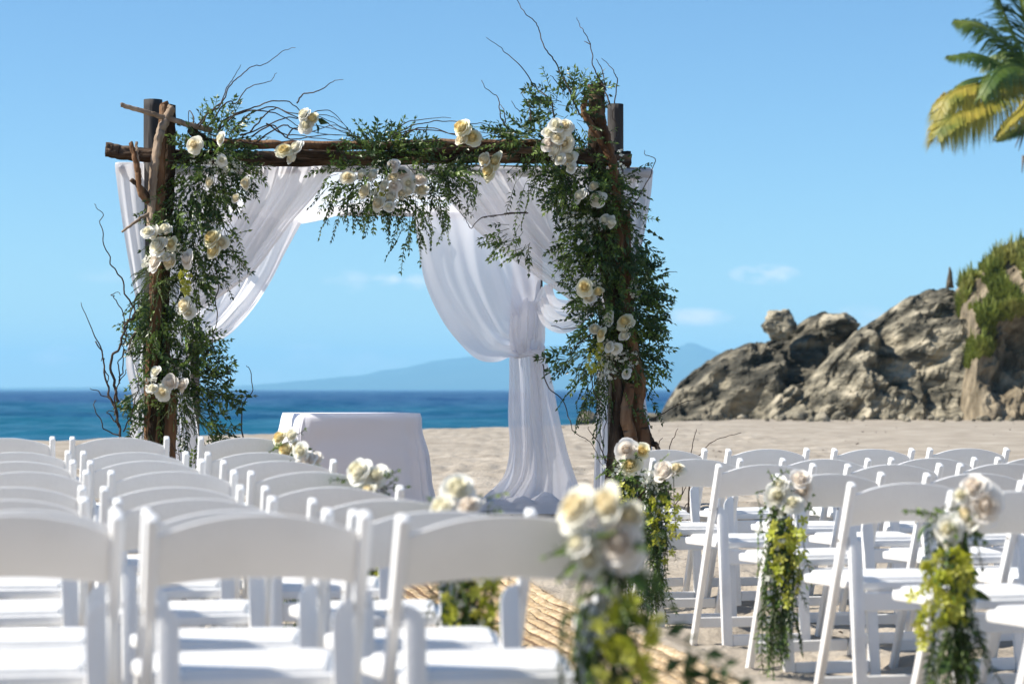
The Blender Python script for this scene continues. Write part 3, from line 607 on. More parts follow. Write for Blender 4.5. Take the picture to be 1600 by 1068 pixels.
# big pouch hanging from the back rail to the tie
cloth('drape', [P(646,330,18.8), P(652,375,18.8), P(664,440,18.8), P(690,498,18.8), P(722,540,18.8), P(748,562,18.85), P(776,565,18.9), P(800,552,19), P(818,540,19.1), P(828,520,19.15)],
      [P(800,300,18.0), P(822,350,18.6), P(838,390,18.9), P(845,420,19), P(845,445,19.05), P(843,465,19.1), P(842,480,19.1), P(842,490,19.1), P(842,500,19.15), P(842,510,19.15)], 1.6, .05, 'cloth', 'large white pouch of cloth billowing left of the rear post', 70, 90, 7)
cloth('drape', [P(800,330,19.1), P(800,420,19.05), P(796,500,19.05), P(796,552,19.1)], [P(836,330,19.2), P(833,420,19.15), P(838,500,19.15), P(842,545,19.15)], 2, .03, 'cloth_thick', 'narrow white cloth hanging straight down onto the tie of the rear post', 30, 50, 8)
# bunched fold over the tie
o = cloth('cloth_tie', [P(800,470,18.98), P(797,505,18.86), P(797,535,18.84), P(801,554,18.95)], [P(846,470,19.0), P(851,505,18.88), P(851,533,18.86), P(845,548,18.97)], 1.5, .03, 'cloth_thick', 'bunched fold of white cloth tied round the rear right post', 30, 40, 21)
b = MB(); b.tube(spline([P(797,552,19.0), P(806,556,18.93), P(822,554,18.9), P(838,550,18.93), P(850,543,19.05)], 8), [.012, *[.022]*31, .012], 8, rough=.5, seed=2); b.build('hem', M['cloth_thick'], o)
# column below the knot
cloth('drape', [P(796,540,19.05), P(796,590,18.98), P(794,650,18.9), P(796,700,18.85), P(786,745,18.75), P(758,775,18.55), P(738,797,18.35)],
      [P(846,530,19.1), P(862,590,19.05), P(874,650,19), P(886,700,18.95), P(900,745,18.85), P(912,775,18.65), P(916,798,18.4)], 2.2, .038, 'cloth', 'white cloth flaring down from the knot to the sand at the rear post', 80, 80, 9)
# pool on sand
def pool():
    n = 60; vs = []; cx = P(820, 797, 18.5); z0 = sz(.1, 18.6)
    for j in range(26):
        for i in range(n):
            a = 6.283*i/n; q = j/25; rx = .56*(1+.15*math.sin(3*a)+.08*math.sin(7*a+1)); ry = .48*(1+.12*math.sin(2*a+1))
            x = cx.x+math.cos(a)*rx*q; y = 18.55+math.sin(a)*ry*q
            z = z0+.015+.13*(1-q**3)*(.55+.8*abs(mnoise.noise(Vector((x*5, y*5, 2))))+.3*mnoise.noise(Vector((x*12, y*12, 2))))
            vs.append((x, y, z))
    fs = [(j*n+i, j*n+(i+1) % n, (j+1)*n+(i+1) % n, (j+1)*n+i) for j in range(25) for i in range(n)]
    b = MB(); b.add(vs, fs); tag(b.build('drape_pool', M['cloth_thick']), 'heap of white cloth pooled on the sand below the rear post', 'drape')
pool()
# right side swags
cloth('drape', fq([(676,268),(700,310),(745,360),(800,405),(850,440),(895,472),(925,494)], .34), fq([(800,266),(822,300),(850,345),(878,385),(905,420),(925,445),(940,470)], .3), 2.2, .03, 'cloth', 'grey looking sheer swag sweeping from the beam down to the right post', 60, 60, 11)
cloth('drape', fq([(780,266),(800,300),(830,360),(868,410),(900,440),(925,470)], .6), fq([(985,264),(980,320),(975,380),(965,430),(955,470),(950,500)], .5), 4, .025, 'cloth_thick', 'opaque cream white drape filling the upper right corner of the arch', 60, 60, 12)
cloth('drape', [P(838,486,18.9), P(850,508,18.3), P(872,520,17.6), P(896,516,17.0), P(925,492,16.9)], [P(862,440,18.9), P(866,462,18.3), P(880,468,17.6), P(900,466,17.0), P(928,462,16.9)], 2.2, .025, 'cloth', 'short white swag looped between the rear post and right arch post', 30, 50, 13)
cloth('drape', [P(846,448,19.0), P(836,470,19), P(830,492,19)], [P(872,440,18.9), P(856,466,18.95), P(846,496,19)], 1.2, .01, 'cloth_thick', 'small cream strip of cloth beside the bare top of the rear post', 14, 24, 14)
# right hanging drape
cloth('drape', fq([(930,268),(935,330),(938,400),(940,480),(934,560),(932,620),(930,690),(925,800)], .48), fq([(1021,262),(1018,300),(1008,360),(996,420),(992,480),(1000,560),(1008,620),(1018,690),(1024,800)], .42), 4, .035, 'cloth_thick', 'white drape hanging down behind the right arch post', 60, 90, 15)

# ------------------------------------------------------------------ flowers on the arch
def garland(px, py, label, blobs, roses, whites, orch, seed):
    r = random.Random(seed); root = empty('floral_garland', fp(px, py), label, 'floral garland')
    L1, L2, L3, S, Wf = MB(), MB(), MB(), MB(), MB()
    for (bx, by, rx, ry, n, kind, vx, vz) in blobs:
        for _ in range(int(n*{'r': 1.95, 'h': .8, 'f': 2.2, 'b': 1.8}[kind])):
            a = r.uniform(0, 6.28); q = math.sqrt(r.random()); x = bx+rx*q*math.cos(a); y = by+ry*q*math.sin(a)
            off = -.06-.16*r.random()+.28*(q > .6)*r.random()
            d = Vector((vx+math.cos(a)*.7*q+r.uniform(-.35, .35), r.uniform(-.6, .3), vz-math.sin(a)*.5*q+r.uniform(-.35, .35)))
            m = L2 if r.random() < .42 else L1
            if kind == 'r': sprig(m, S, fp(x, y, off), d, r.uniform(.10, .24), .054, .025, .027, .22, r)
            elif kind == 'h': sprig(m, S, fp(x, y, off), d, r.uniform(.16, .34), .047, .021, .025, .6, r)
            elif kind == 'f': sprig(L3 if r.random() < .5 else L2, S, fp(x, y, off), d, r.uniform(.08, .16), .016, .008, .008, .4, r)
            elif kind == 'b': sprig(L1, S, fp(x, y, off), d, r.uniform(.1, .2), .07, .035, .045, .5, r)
    for (x, y, rad, k) in roses: rose(root, fp(x, y, -.26-.06*r.random()), rad*16.2/F*1.08, k, r)
    for (x, y, rx, ry, n) in whites:
        for _ in range(n):
            a = r.uniform(0, 6.28); q = math.sqrt(r.random()); blossom(Wf, fp(x+rx*q*math.cos(a), y+ry*q*math.sin(a), -.14-.1*r.random()), r.uniform(.008, .015), r)
    for (x, y, rx, ry, n) in orch:
        for _ in range(n):
            p = fp(x+r.uniform(-rx, rx), y+r.uniform(-ry, ry), -.22); put('orchid_bloom', ORCHID, root, p, r.uniform(.014, .02), (r.uniform(-1, 1), -1, r.uniform(-.5, .6)), r.uniform(0, 6))
    for nm, mb, mt in (('ruscus_leaves', L1, 'leaf'), ('young_leaves', L2, 'leaf2'), ('fine_foliage', L3, 'leaf_grey'), ('stems', S, 'stem'), ('small_blossoms', Wf, 'white_fl')):
        if mb.v: tag(mb.build(nm, M[mt], root, smooth=False), kind='stuff')
    return root
garland(262, 400, 'tall garland of dark greenery and cream roses climbing the left arch post',
 [(352,205,26,22,14,'r',.2,.5),(335,232,44,26,34,'r',0,.1),(318,270,46,34,44,'r',.1,-.3),(350,262,30,26,20,'r',.3,-.2),(300,318,36,32,40,'r',0,-.6),(345,318,20,36,14,'h',.1,-1),(368,280,14,20,6,'h',.3,-1),
  (330,370,28,34,18,'h',0,-1),(300,372,26,34,24,'r',0,-.4),(352,342,10,24,6,'h',0,-1),(268,330,20,60,20,'r',-.1,-.4),(330,396,22,22,10,'r',.4,-.2),
  (246,480,18,50,22,'r',0,-.5),(252,565,16,30,12,'r',.1,-.5),(240,440,22,34,34,'f',-.2,-.4),(252,425,26,22,16,'f',0,.1),(300,425,22,26,24,'r',.1,-.3),(245,500,20,45,30,'r',-.2,-.8),(285,500,20,40,20,'r',.2,-.8),(230,480,10,40,10,'h',-.2,-1),
  (292,535,20,18,14,'r',.4,.3),(305,560,20,26,16,'r',.4,.1),(270,560,18,24,14,'r',0,-.7),(292,600,30,22,30,'r',.3,-.1),(322,602,18,22,10,'r',.5,0),(268,618,30,20,34,'f',0,0),(285,640,30,22,26,'f',.3,-.2),
  (340,612,14,10,8,'b',.6,0),(222,615,10,18,10,'b',-.4,-.6),(305,660,26,36,16,'h',.2,-1),(318,670,16,26,10,'r',.3,-.4),(240,650,16,40,20,'h',-.1,-1),(275,690,22,24,10,'h',0,-1),(232,690,14,24,12,'h',0,-1),(332,690,16,8,7,'r',.5,.2)],
 [(240,363,11,'w'),(257,359,12,'w'),(230,362,9,'w'),(247,385,14,'w'),(243,409,13,'b'),(268,381,10,'y'),(266,408,12,'c'),(292,405,13,'b'),(331,372,13,'y'),(333,391,14,'y'),(346,380,11,'c'),(303,226,12,'c'),(344,216,9,'w'),
  (327,284,10,'c'),(368,310,9,'c'),(289,477,12,'c'),(296,489,10,'w'),(243,581,10,'w'),(266,597,13,'b'),(285,601,11,'b'),(254,613,12,'c'),(238,607,9,'w'),(346,250,9,'w'),(384,286,10,'c'),(256,402,9,'w')],
 [(355,258,24,13,60),(346,245,14,12,30),(300,232,8,22,24),(232,412,10,14,36),(262,382,14,12,40),(273,392,14,16,36),(288,480,14,12,20),(240,600,14,14,40),(276,575,10,10,14),(285,582,10,14,14),(330,262,20,16,24)],
 [(289,440,9,20,34)], 21)
garland(620, 270, 'spray of blush and white roses with trailing greenery at the middle of the beam',
 [(600,238,44,20,34,'r',0,.2),(575,240,26,18,14,'b',0,.3),(560,268,34,22,22,'r',-.3,-.1),(535,290,20,22,16,'h',-.3,-.8),(640,262,44,24,36,'r',.3,0),(685,272,32,14,18,'h',.5,-.7),(715,276,26,8,8,'h',.4,-1),(755,282,20,8,4,'h',.2,-1),
  (600,300,30,20,22,'r',0,-.5),(640,320,26,18,20,'h',.2,-1),(640,345,14,18,8,'h',.1,-1),(565,300,26,14,12,'h',-.1,-1),(675,310,20,16,10,'h',.2,-1),(700,262,30,12,20,'r',.6,-.1)],
 [(614,258,10,'b'),(629,270,11,'b'),(614,277,10,'c'),(657,280,11,'b'),(659,297,11,'c'),(638,286,11,'w'),(616,291,10,'b'),(611,308,10,'w'),(543,277,11,'c'),(566,272,10,'w'),(570,299,12,'c'),(583,273,9,'w'),(600,290,9,'w'),(591,318,11,'c'),(628,302,9,'c'),(640,297,9,'w'),(608,322,9,'w')],
 [(575,268,14,8,24),(600,310,24,16,50),(640,300,22,14,40),(590,300,20,12,30)], [(603,298,16,12,18)], 22)
garland(945, 400, 'dense garland of dark greenery and cream roses climbing the right arch post',
 [(880,158,24,14,14,'r',-.2,.4),(905,150,20,12,8,'r',.3,.3),(858,168,16,12,8,'b',-.5,0),(892,190,20,20,12,'r',0,-.2),(832,214,28,16,18,'r',-.5,.1),(800,212,20,14,10,'r',-.7,0),(860,238,28,22,28,'r',0,-.1),(897,282,28,30,34,'r',.1,-.5),
  (915,250,30,40,28,'r',.1,-.4),(920,300,44,34,50,'r',.1,-.4),(852,275,20,12,5,'h',-.2,-1),(815,285,24,8,4,'h',-.3,-1),(903,335,20,28,16,'h',0,-1),(940,330,34,34,38,'r',.1,-.3),(972,310,12,40,10,'r',.2,-.4),(982,375,14,30,14,'b',.2,-.8),
  (920,380,34,34,40,'r',-.2,-.5),(900,395,16,24,8,'h',-.3,-.9),(800,360,18,14,5,'r',-.8,-.5),(815,380,14,12,5,'r',-.8,-.4),(960,410,40,34,44,'r',.1,-.4),(955,460,44,30,40,'r',.1,-.2),(988,450,20,26,18,'r',.5,.2),(996,490,16,28,16,'r',.5,-.1),
  (975,500,40,34,50,'r',.2,-.3),(925,500,24,26,20,'r',-.4,0),(905,565,16,20,10,'r',-.6,-.5),(888,562,10,8,4,'b',-.8,0),(940,560,36,30,38,'f',0,-.3),(970,560,30,30,30,'f',.2,-.2),(994,555,22,34,26,'r',.5,-.3),(1008,585,12,26,9,'h',.4,-.9),
  (950,600,28,26,22,'h',-.2,-1),(990,610,22,24,14,'h',.2,-1),(925,590,16,20,10,'h',-.3,-1),(955,640,20,20,8,'h',0,-1),(960,520,34,40,26,'r',0,-.5),(940,360,26,50,20,'b',0,-.6)],
 [(869,195,11,'w'),(883,197,12,'c'),(858,206,11,'w'),(872,215,11,'c'),(858,225,13,'b'),(883,224,13,'c'),(868,235,12,'w'),(890,247,12,'c'),(876,248,10,'w'),(928,291,11,'c'),(934,310,13,'w'),(907,305,12,'w'),(946,344,11,'w'),(957,347,10,'w'),
  (914,449,12,'y'),(935,456,10,'y'),(921,466,10,'c'),(977,503,12,'y'),(930,514,12,'c'),(940,522,11,'y'),(976,524,11,'w'),(952,542,9,'w'),(962,544,9,'w'),(979,583,9,'w'),(893,262,9,'w'),(952,498,11,'w')],
 [(880,232,24,22,60),(918,360,9,26,50),(930,352,12,12,24),(972,250,8,28,24),(992,452,10,14,24),(950,545,20,16,70),(960,570,24,22,70),(985,560,14,16,30),(945,580,16,16,40),(897,340,18,10,24),(930,440,12,8,10)],
 [(930,563,13,20,36),(942,545,8,12,10)], 23)
def cluster(px, py, roses, label, leaves, seed):
    r = random.Random(seed); root = empty('rose_cluster', fp(px, py), label, 'rose cluster'); m = MB(); S = MB()
    for (x, y, rad, k) in roses: rose(root, fp(x, y, -.24), rad*16.2/F*1.1, k, r)
    for (x, y) in leaves: leaf(m, fp(x, y, -.2), Vector((r.uniform(-.6, .8), -.2, r.uniform(-.9, .2))), .09, .05, r=r)
    b = MB(); b.tube([fp(px, py, -.2), fp(px, py+6, -.02)], .008, 5); b.build('stem', M['stem'], root)
    if m.v: m.build('leaf', M['leaf'], root, smooth=False)
cluster(480, 186, [(475,178,11,'w'),(488,185,12,'y'),(478,196,11,'w')], 'highest cluster of cream roses on the arching branches above the beam', [(495,185),(492,190)], 1)
cluster(454, 238, [(443,234,13,'y'),(462,230,11,'w'),(456,246,11,'w')], 'cluster of three roses on the log beam below the highest cluster', [(440,240)], 2)
cluster(728, 210, [(722,199,13,'y'),(721,218,11,'c'),(738,215,13,'y')], 'cluster of three yellow cream roses with dark leaves on top of the beam', [(742,200),(745,205),(740,196)], 3)
cluster(766, 255, [(758,248,12,'c'),(775,251,12,'y'),(764,268,12,'y')], 'cluster of three pale yellow roses hanging in front of the beam', [(780,255),(752,258)], 4)

# ------------------------------------------------------------------ altar table
tyaw = R(15)
def table():
    zt = sz(-1, 18.4); root = empty('table', (P(548,790,18.4).x, 18.4, zt), 'table hidden under the white tablecloth inside the arch', 'table', rz=tyaw)
    t = MB(); hw, hd = .475, .42
    def bx(x0, x1, y0, y1, z0, z1, name, m):
        b = MB(); b.add([(x, y, z) for z in (z0, z1) for x, y in ((x0, y0), (x1, y0), (x1, y1), (x0, y1))], [(3, 2, 1, 0), (4, 5, 6, 7), (0, 1, 5, 4), (1, 2, 6, 5), (2, 3, 7, 6), (3, 0, 4, 7)])
        o = bpy.data.objects.new(name, b.mesh(name, M[m], False)); link(o, root)
    bx(-hw+.035, hw-.035, -hd+.035, hd-.035, .735, .760, 'tabletop', 'wood')
    for sx in (-1, 1):
        for sy in (-1, 1): bx(sx*(hw-.08)-.02, sx*(hw-.08)+.02, sy*(hd-.07)-.02, sy*(hd-.07)+.02, 0, .735, 'leg', 'wood')
    # cloth: outline rings from the top edge to the hem
    n = 220; vs = []; per = []
    for i in range(n):                                         # rounded rectangle perimeter
        a = 2*math.pi*i/n; e = .16; c_, s_ = math.cos(a), math.sin(a)
        per.append((hw*math.copysign(abs(c_)**e, c_), hd*math.copysign(abs(s_)**e, s_), a))
    rings = 26
    for j in range(rings+1):
        q = j/rings
        for (x, y, a) in per:
            cr = (abs(x)/hw*abs(y)/hd)**10                         # corners flare
            fl = q*(.06+.20*cr)+q*(.018*math.sin(a*11+1)+.012*math.sin(a*23))*(1+1.2*cr)+.03*q*mnoise.noise(Vector((x*4, y*4, q)))+.05*cr*q*math.sin(a*38)+.022*mnoise.noise(Vector((x*3+q*2, y*3, q*3)))+.012*mnoise.noise(Vector((x*9-q*5, y*6, q*4)))
            k = math.hypot(x/hw, y/hd); nx, ny = x/hw/k, y/hd/k
            z = .767-.012*(1-math.exp(-q*30))-q*.745
            if j == 0: vs.append((x*.985, y*.985, .769))
            else: vs.append((x+nx*(fl+.006), y+ny*(fl+.006), z))
    for (x, y, a) in per: pass
    fs = [(j*n+i, j*n+(i+1) % n, (j+1)*n+(i+1) % n, (j+1)*n+i) for j in range(rings) for i in range(n)]
    vs.append((0, 0, .769)); fs += [(i, len(vs)-1, (i+1) % n) for i in range(n)]
    b = MB(); b.add(vs, fs); o = bpy.data.objects.new('tablecloth', b.mesh('tablecloth', M['table_cloth'])); link(o); o.location = root.location; o.rotation_euler = root.rotation_euler
    tag(o, 'plain white tablecloth draped to the sand over the altar table', 'tablecloth')
table()

# ------------------------------------------------------------------ runner
def runner():
    root = empty('woven_runner', (0, 12, sz(0, 12)), 'long braided straw aisle runner lying on the sand between the chair blocks', 'runner')
    ns_ = 19; wd = .072; t = Vector((-.185, 1, 0)).normalized(); s = Vector((t.y, -t.x, 0)); edge0 = Vector((.72, 9.6, 0))   # right edge
    Lr = (-3.6, 8.2)
    for k in range(ns_):
        m = MB(); c = edge0-s*(wd*(k+.5)); n = int((Lr[1]-Lr[0])/.034); vs = []; sh = rnd.uniform(0, .1)
        for i in range(n+1):
            l_ = Lr[0]+(Lr[1]-Lr[0])*i/n; ph = (l_/.068+sh*10); wav = .02*math.sin(l_*1.1)+.012*math.sin(l_*3.1+2)+.007*math.sin(l_*6.3+k*1.7)+.004*math.sin(l_*17+k*2.9)
            for j in range(9):
                u = j/8*2-1; q = (l_+abs(u)*.03+.01*math.sin(l_*9+k))/.075+k*.37; saw = (q-math.floor(q)); edge = 1+.13*math.sin(q*6.283)
                p = c+t*l_+s*(u*wd*.485*edge+wav); h = .008*(1-abs(u)**4.)+.011*(saw**.7)*(1-abs(u)**5)
                z = sz(p.x, p.y)+.024+h+.006*math.sin(l_*2.3+k*.4)+.008*mnoise.noise(Vector((p.x*3, p.y*3, 0)))
                if abs(u) > .99: z -= .012
                vs.append((p.x, p.y, z))
        m.add(vs, [(i*9+j, i*9+j+1, (i+1)*9+j+1, (i+1)*9+j) for i in range(n) for j in range(8)])
        m.build('braided_strip', M['mat'], root)
    fr = MB(); r = random.Random(4)
    for side in (0, 1):
        for i in range(1500):
            l_ = r.uniform(*Lr); p = edge0+t*l_-s*(wd*ns_*side)+s*(.02*math.sin(l_*1.1)+.012*math.sin(l_*3.1+2)); d = s*(1 if side == 0 else -1)*r.uniform(.01, .045)+t*r.uniform(-.03, .03)
            z = sz(p.x, p.y)+.03; a = Vector((p.x, p.y, z)); b_ = a+d+Vector((0, 0, r.uniform(-.008, .016))); wv = t*.0025
            fr.add([a-wv, a+wv, b_], [(0, 1, 2)])
    tag(fr.build('frayed_edge', M['mat'], root, smooth=False), kind='stuff')
    bk = MB(); n = 80; vs = []
    for i in range(n+1):
        l_ = Lr[0]+(Lr[1]-Lr[0])*i/n
        for q in (0, .25, .5, .75, 1):
            p = edge0+t*l_-s*(wd*ns_*q); vs.append((p.x, p.y, sz(p.x, p.y)+.026))
    bk.add(vs, [(i*5+j, i*5+j+1, (i+1)*5+j+1, (i+1)*5+j) for i in range(n) for j in range(4)])
    bk.build('backing', M['matdark'], root)
runner()

# ------------------------------------------------------------------ chairs
def bev(m, name, width=.004, seg=2, mt='chair'):
    me = m.mesh(name, M[mt], False); bm = bmesh.new(); bm.from_mesh(me)
    bmesh.ops.recalc_face_normals(bm, faces=bm.faces)
    es = [e for e in bm.edges if len(e.link_faces) == 2 and e.calc_face_angle(0) > .6]
    bmesh.ops.bevel(bm, geom=es, offset=width, segments=seg, profile=.5, affect='EDGES', clamp_overlap=True); bm.to_mesh(me); bm.free()
    me.polygons.foreach_set('use_smooth', [True]*len(me.polygons))
    try: me.set_sharp_from_angle(angle=R(35))
    except Exception: pass
    return me
def board(p0, p1, wx, dy, top_round=0):
    """straight bar from p0 to p1 in the chair's side plane, wx wide across, dy deep"""
    p0, p1 = Vector(p0), Vector(p1); t = unit(p1-p0); x = Vector((1, 0, 0)); x = unit(x-t*x.dot(t)); y = t.cross(x); m = MB()
    vs = [p+x*sx*wx/2+y*sy*dy/2 for p in (p0, p1) for sx, sy in ((-1, -1), (1, -1), (1, 1), (-1, 1))]
    m.add(vs, [(3, 2, 1, 0), (4, 5, 6, 7), (0, 1, 5, 4), (1, 2, 6, 5), (2, 3, 7, 6), (3, 0, 4, 7)]); return m
HWD = .2125
def chair_parts():
    parts = []
    for s in (-1, 1):
        m = board((s*HWD, .13, -.01), (s*HWD, -.205, .745), .025, .036)
        # rounded cap
        ax = unit(Vector((0, -.335, .755)))
        pts = []
        parts.append(('long_leg', bev(board((s*HWD, .13, -.01), Vector((s*HWD, -.22, .779)), .025, .036), 'long_leg', .0065, 3)))
    for s in (-1, 1):                                             # rear leg: board with a rounded inner shoulder
        m = MB(); w_ = .044; xo = s*(HWD-.0145); xi = xo-s*w_
        prof = [(xo, 0), (xo, 1)]+[(xo-s*(w_-w_*math.cos(a)*1.0) if False else xi+s*w_*(1-math.cos(a)), .93+.07*math.sin(a)) for a in [math.pi/2*k/5 for k in range(5, -1, -1)]][1:]+[(xi, 0)]
        a0 = Vector((0, -.215, -.01)); a1 = Vector((0, -.148, .60)); t = a1-a0; nrm = unit(Vector((0, t.z, -t.y)))
        vs = []
        for d in (-.011, .011):
            for (x, q) in prof: p = a0+t*q+nrm*d; vs.append((x, p.y, p.z))
        n = len(prof); fs = [tuple(range(n)), tuple(reversed(range(n, 2*n)))]+[(i, (i+1) % n, n+(i+1) % n, n+i) for i in range(n)]
        m.add(vs, fs); parts.append(('rear_leg', bev(m, 'rear_leg', .004, 2)))
    # back rail, bowed and arched
    m = MB(); n = 22; vs = []
    for i in range(n+1):
        u = i/n*2-1; x = u*(HWD-.008); yb = -.028*(1-u*u)*-1
        for (q, d) in ((0, -.009), (0, .009), (1, .009), (1, -.009)):
            ztop = .738+.041*(1-abs(u)**2.1); zbot = .634+.015*(1-u*u)
            z = ztop if q else zbot; y = -.22+(.779-z)*(.35/.789)+d+.020*(1-u*u)
            vs.append((x, y, z))
    fs = [(i*4+k, (i+1)*4+k, (i+1)*4+(k+1) % 4, i*4+(k+1) % 4) for i in range(n) for k in range(4)]+[(0, 1, 2, 3), (n*4+3, n*4+2, n*4+1, n*4)]
    m.add(vs, fs); parts.append(('back_rail', bev(m, 'back_rail', .004, 2)))
    # seat: rounded slab
    m = MB(); ol = []
    for (cx, cy, a0, rr) in ((.152, -.135, -90, .01), (.175, .185, 0, .05), (-.175, .185, 90, .05), (-.152, -.135, 180, .01)):
        for k in range(6): a = R(a0+18*k); ol.append((cx+rr*math.cos(a), cy+rr*math.sin(a)))
    n = len(ol); vs = [(x, y, .424-.02*(y-.18)*-1*.3) for x, y in ol]+[(x, y, .452+.02*(y)*.3) for x, y in ol]
    m.add(vs, [tuple(reversed(range(n))), tuple(range(n, 2*n))]+[(i, (i+1) % n, n+(i+1) % n, n+i) for i in range(n)])
    parts.append(('seat', bev(m, 'seat', .006, 2)))
    m = MB(); k_ = .92; ol2 = [(x*k_, .02+(y-.02)*k_) for x, y in ol]; vs = [(x, y, .451) for x, y in ol2]+[(x*.97, .02+(y-.02)*.97, .466) for x, y in ol2]
    m.add(vs, [tuple(range(n, 2*n))]+[(i, (i+1) % n, n+(i+1) % n, n+i) for i in range(n)]); parts.append(('seat_pad', bev(m, 'seat_pad', .004, 2)))
    xw = (HWD-.06)*2
    def cross(name, y, z, h, th, wx): parts.append((name, bev(board((0, y, z-h/2), (0, y, z+h/2), wx, th), name, .003, 1)))
    cross('apron', -.158, .385, .062, .016, xw)
    cross('stretcher', .118, .085, .045, .016, (HWD-.012)*2)
    cross('stretcher', -.211, .038, .048, .014, xw)
    for s in (-1, 1):                                             # pivot bolts
        m = MB(); m.tube([(s*(HWD+.0125), -.135, .588), (s*(HWD+.0165), -.135, .588)], .006, 10); parts.append(('bolt', m.mesh('bolt', M['metal'])))
    return parts
CP = chair_parts(); first = None; N_CH = 0
def chair(pxc, d, z, yaw, label, group):
    """pxc is where the middle of the back rail stands, d its distance"""
    rz = yaw; X = (pxc-CX)*d/F+rnd.uniform(-.012, .012); off = Matrix.Rotation(rz, 3, 'Z') @ Vector((0, -.22, 0))
    loc = Vector((X, d, z))-off; loc.z = z
    o = empty('folding_chair', loc, label, 'chair', group, rz)
    o.rotation_euler.x = R(rnd.uniform(-.5, .5)); o.rotation_euler.y = R(rnd.uniform(-.5, .5))
    for nm, me in CP: link(bpy.data.objects.new(nm, me), o)
    return o, loc
def top_of(o, s, h=.775): return Matrix.Translation(o.location) @ o.rotation_euler.to_matrix().to_4x4() @ Vector((s*HWD, -.22, h))
ordn = ['first', 'second', 'third', 'fourth', 'fifth', 'sixth', 'seventh', 'eighth']
Lrows = [(11.03,.071,[(-63,87),(110.6,260),(308,457)]), (10.1,.028,[(-53,111.5),(127.5,291.6),(326.5,491)]), (9.3,.016,[(-60,119),(145,323),(353,526.5)]),
         (8.44,.003,[(-63,133),(169,365),(391,587)]), (7.6,-.015,[(-92,126.6),(162,380),(418,630.6)]), (6.67,-.012,[(-110,138),(188.5,436),(479,727)]),
         (5.69,.005,[(-118,173),(218,509),(554,845)]), (4.81,.042,[(-154,190),(232,576),(618,962)])]
colw = ['third from the aisle', 'second from the aisle', 'aisle end']
LT = {}
for i, (d, z, cs) in enumerate(Lrows):
    for j, (l, r) in enumerate(cs):
        wrow = ('front row by the arch' if i == 0 else 'row nearest the camera' if i == 7 else ordn[i]+' row from the arch')
        bq = ' with bouquet' if j == 2 and i in (0, 1, 3, 5, 7) else ''
        o, loc = chair((l+r)/2, d, z, R(12.5+rnd.uniform(-1.5, 1.5)), f'white chair{bq}, {colw[j]} in left block, {wrow}', 'white folding chairs in the left block')
        LT[(i, j)] = o
Rrows = [(12.2,-.0135,[(970,1108),(1137.5,1273),(1296.5,1430),(1449.6,1580.7)]), (11.26,-.035,[(1010,1161),(1217,1364),(1386,1531),(1553,1698)]), (10.28,-.03,[(1120,1283),(1316,1476),(1497,1656)]),
         (9.3,-.034,[(1212,1392),(1439,1616)]), (8.0,-.019,[(1316,1530),(1580,1786)]), (7.2,-.01,[(1478,1708)]), (6.4,0,[(1643,1900)])]
RT = {}
for i, (d, z, cs) in enumerate(Rrows):
    for j, (l, r) in enumerate(cs):
        wrow = ('front row by the arch' if i == 0 else 'row nearest the camera' if i == 6 else ordn[i]+' row from the arch')
        cw = 'aisle end' if j == 0 else ordn[j]+' from the aisle'
        bq = ' with bouquet' if j == 0 and i in (0, 1, 3, 5) else ''
        dd = d+(.09*j)
        o, loc = chair((l+r)/2, dd, z, R(14.5+rnd.uniform(-1.2, 1.2)), f'white chair{bq}, {cw} in right block, {wrow}', 'white folding chairs in the right block')
        RT[(i, j)] = o

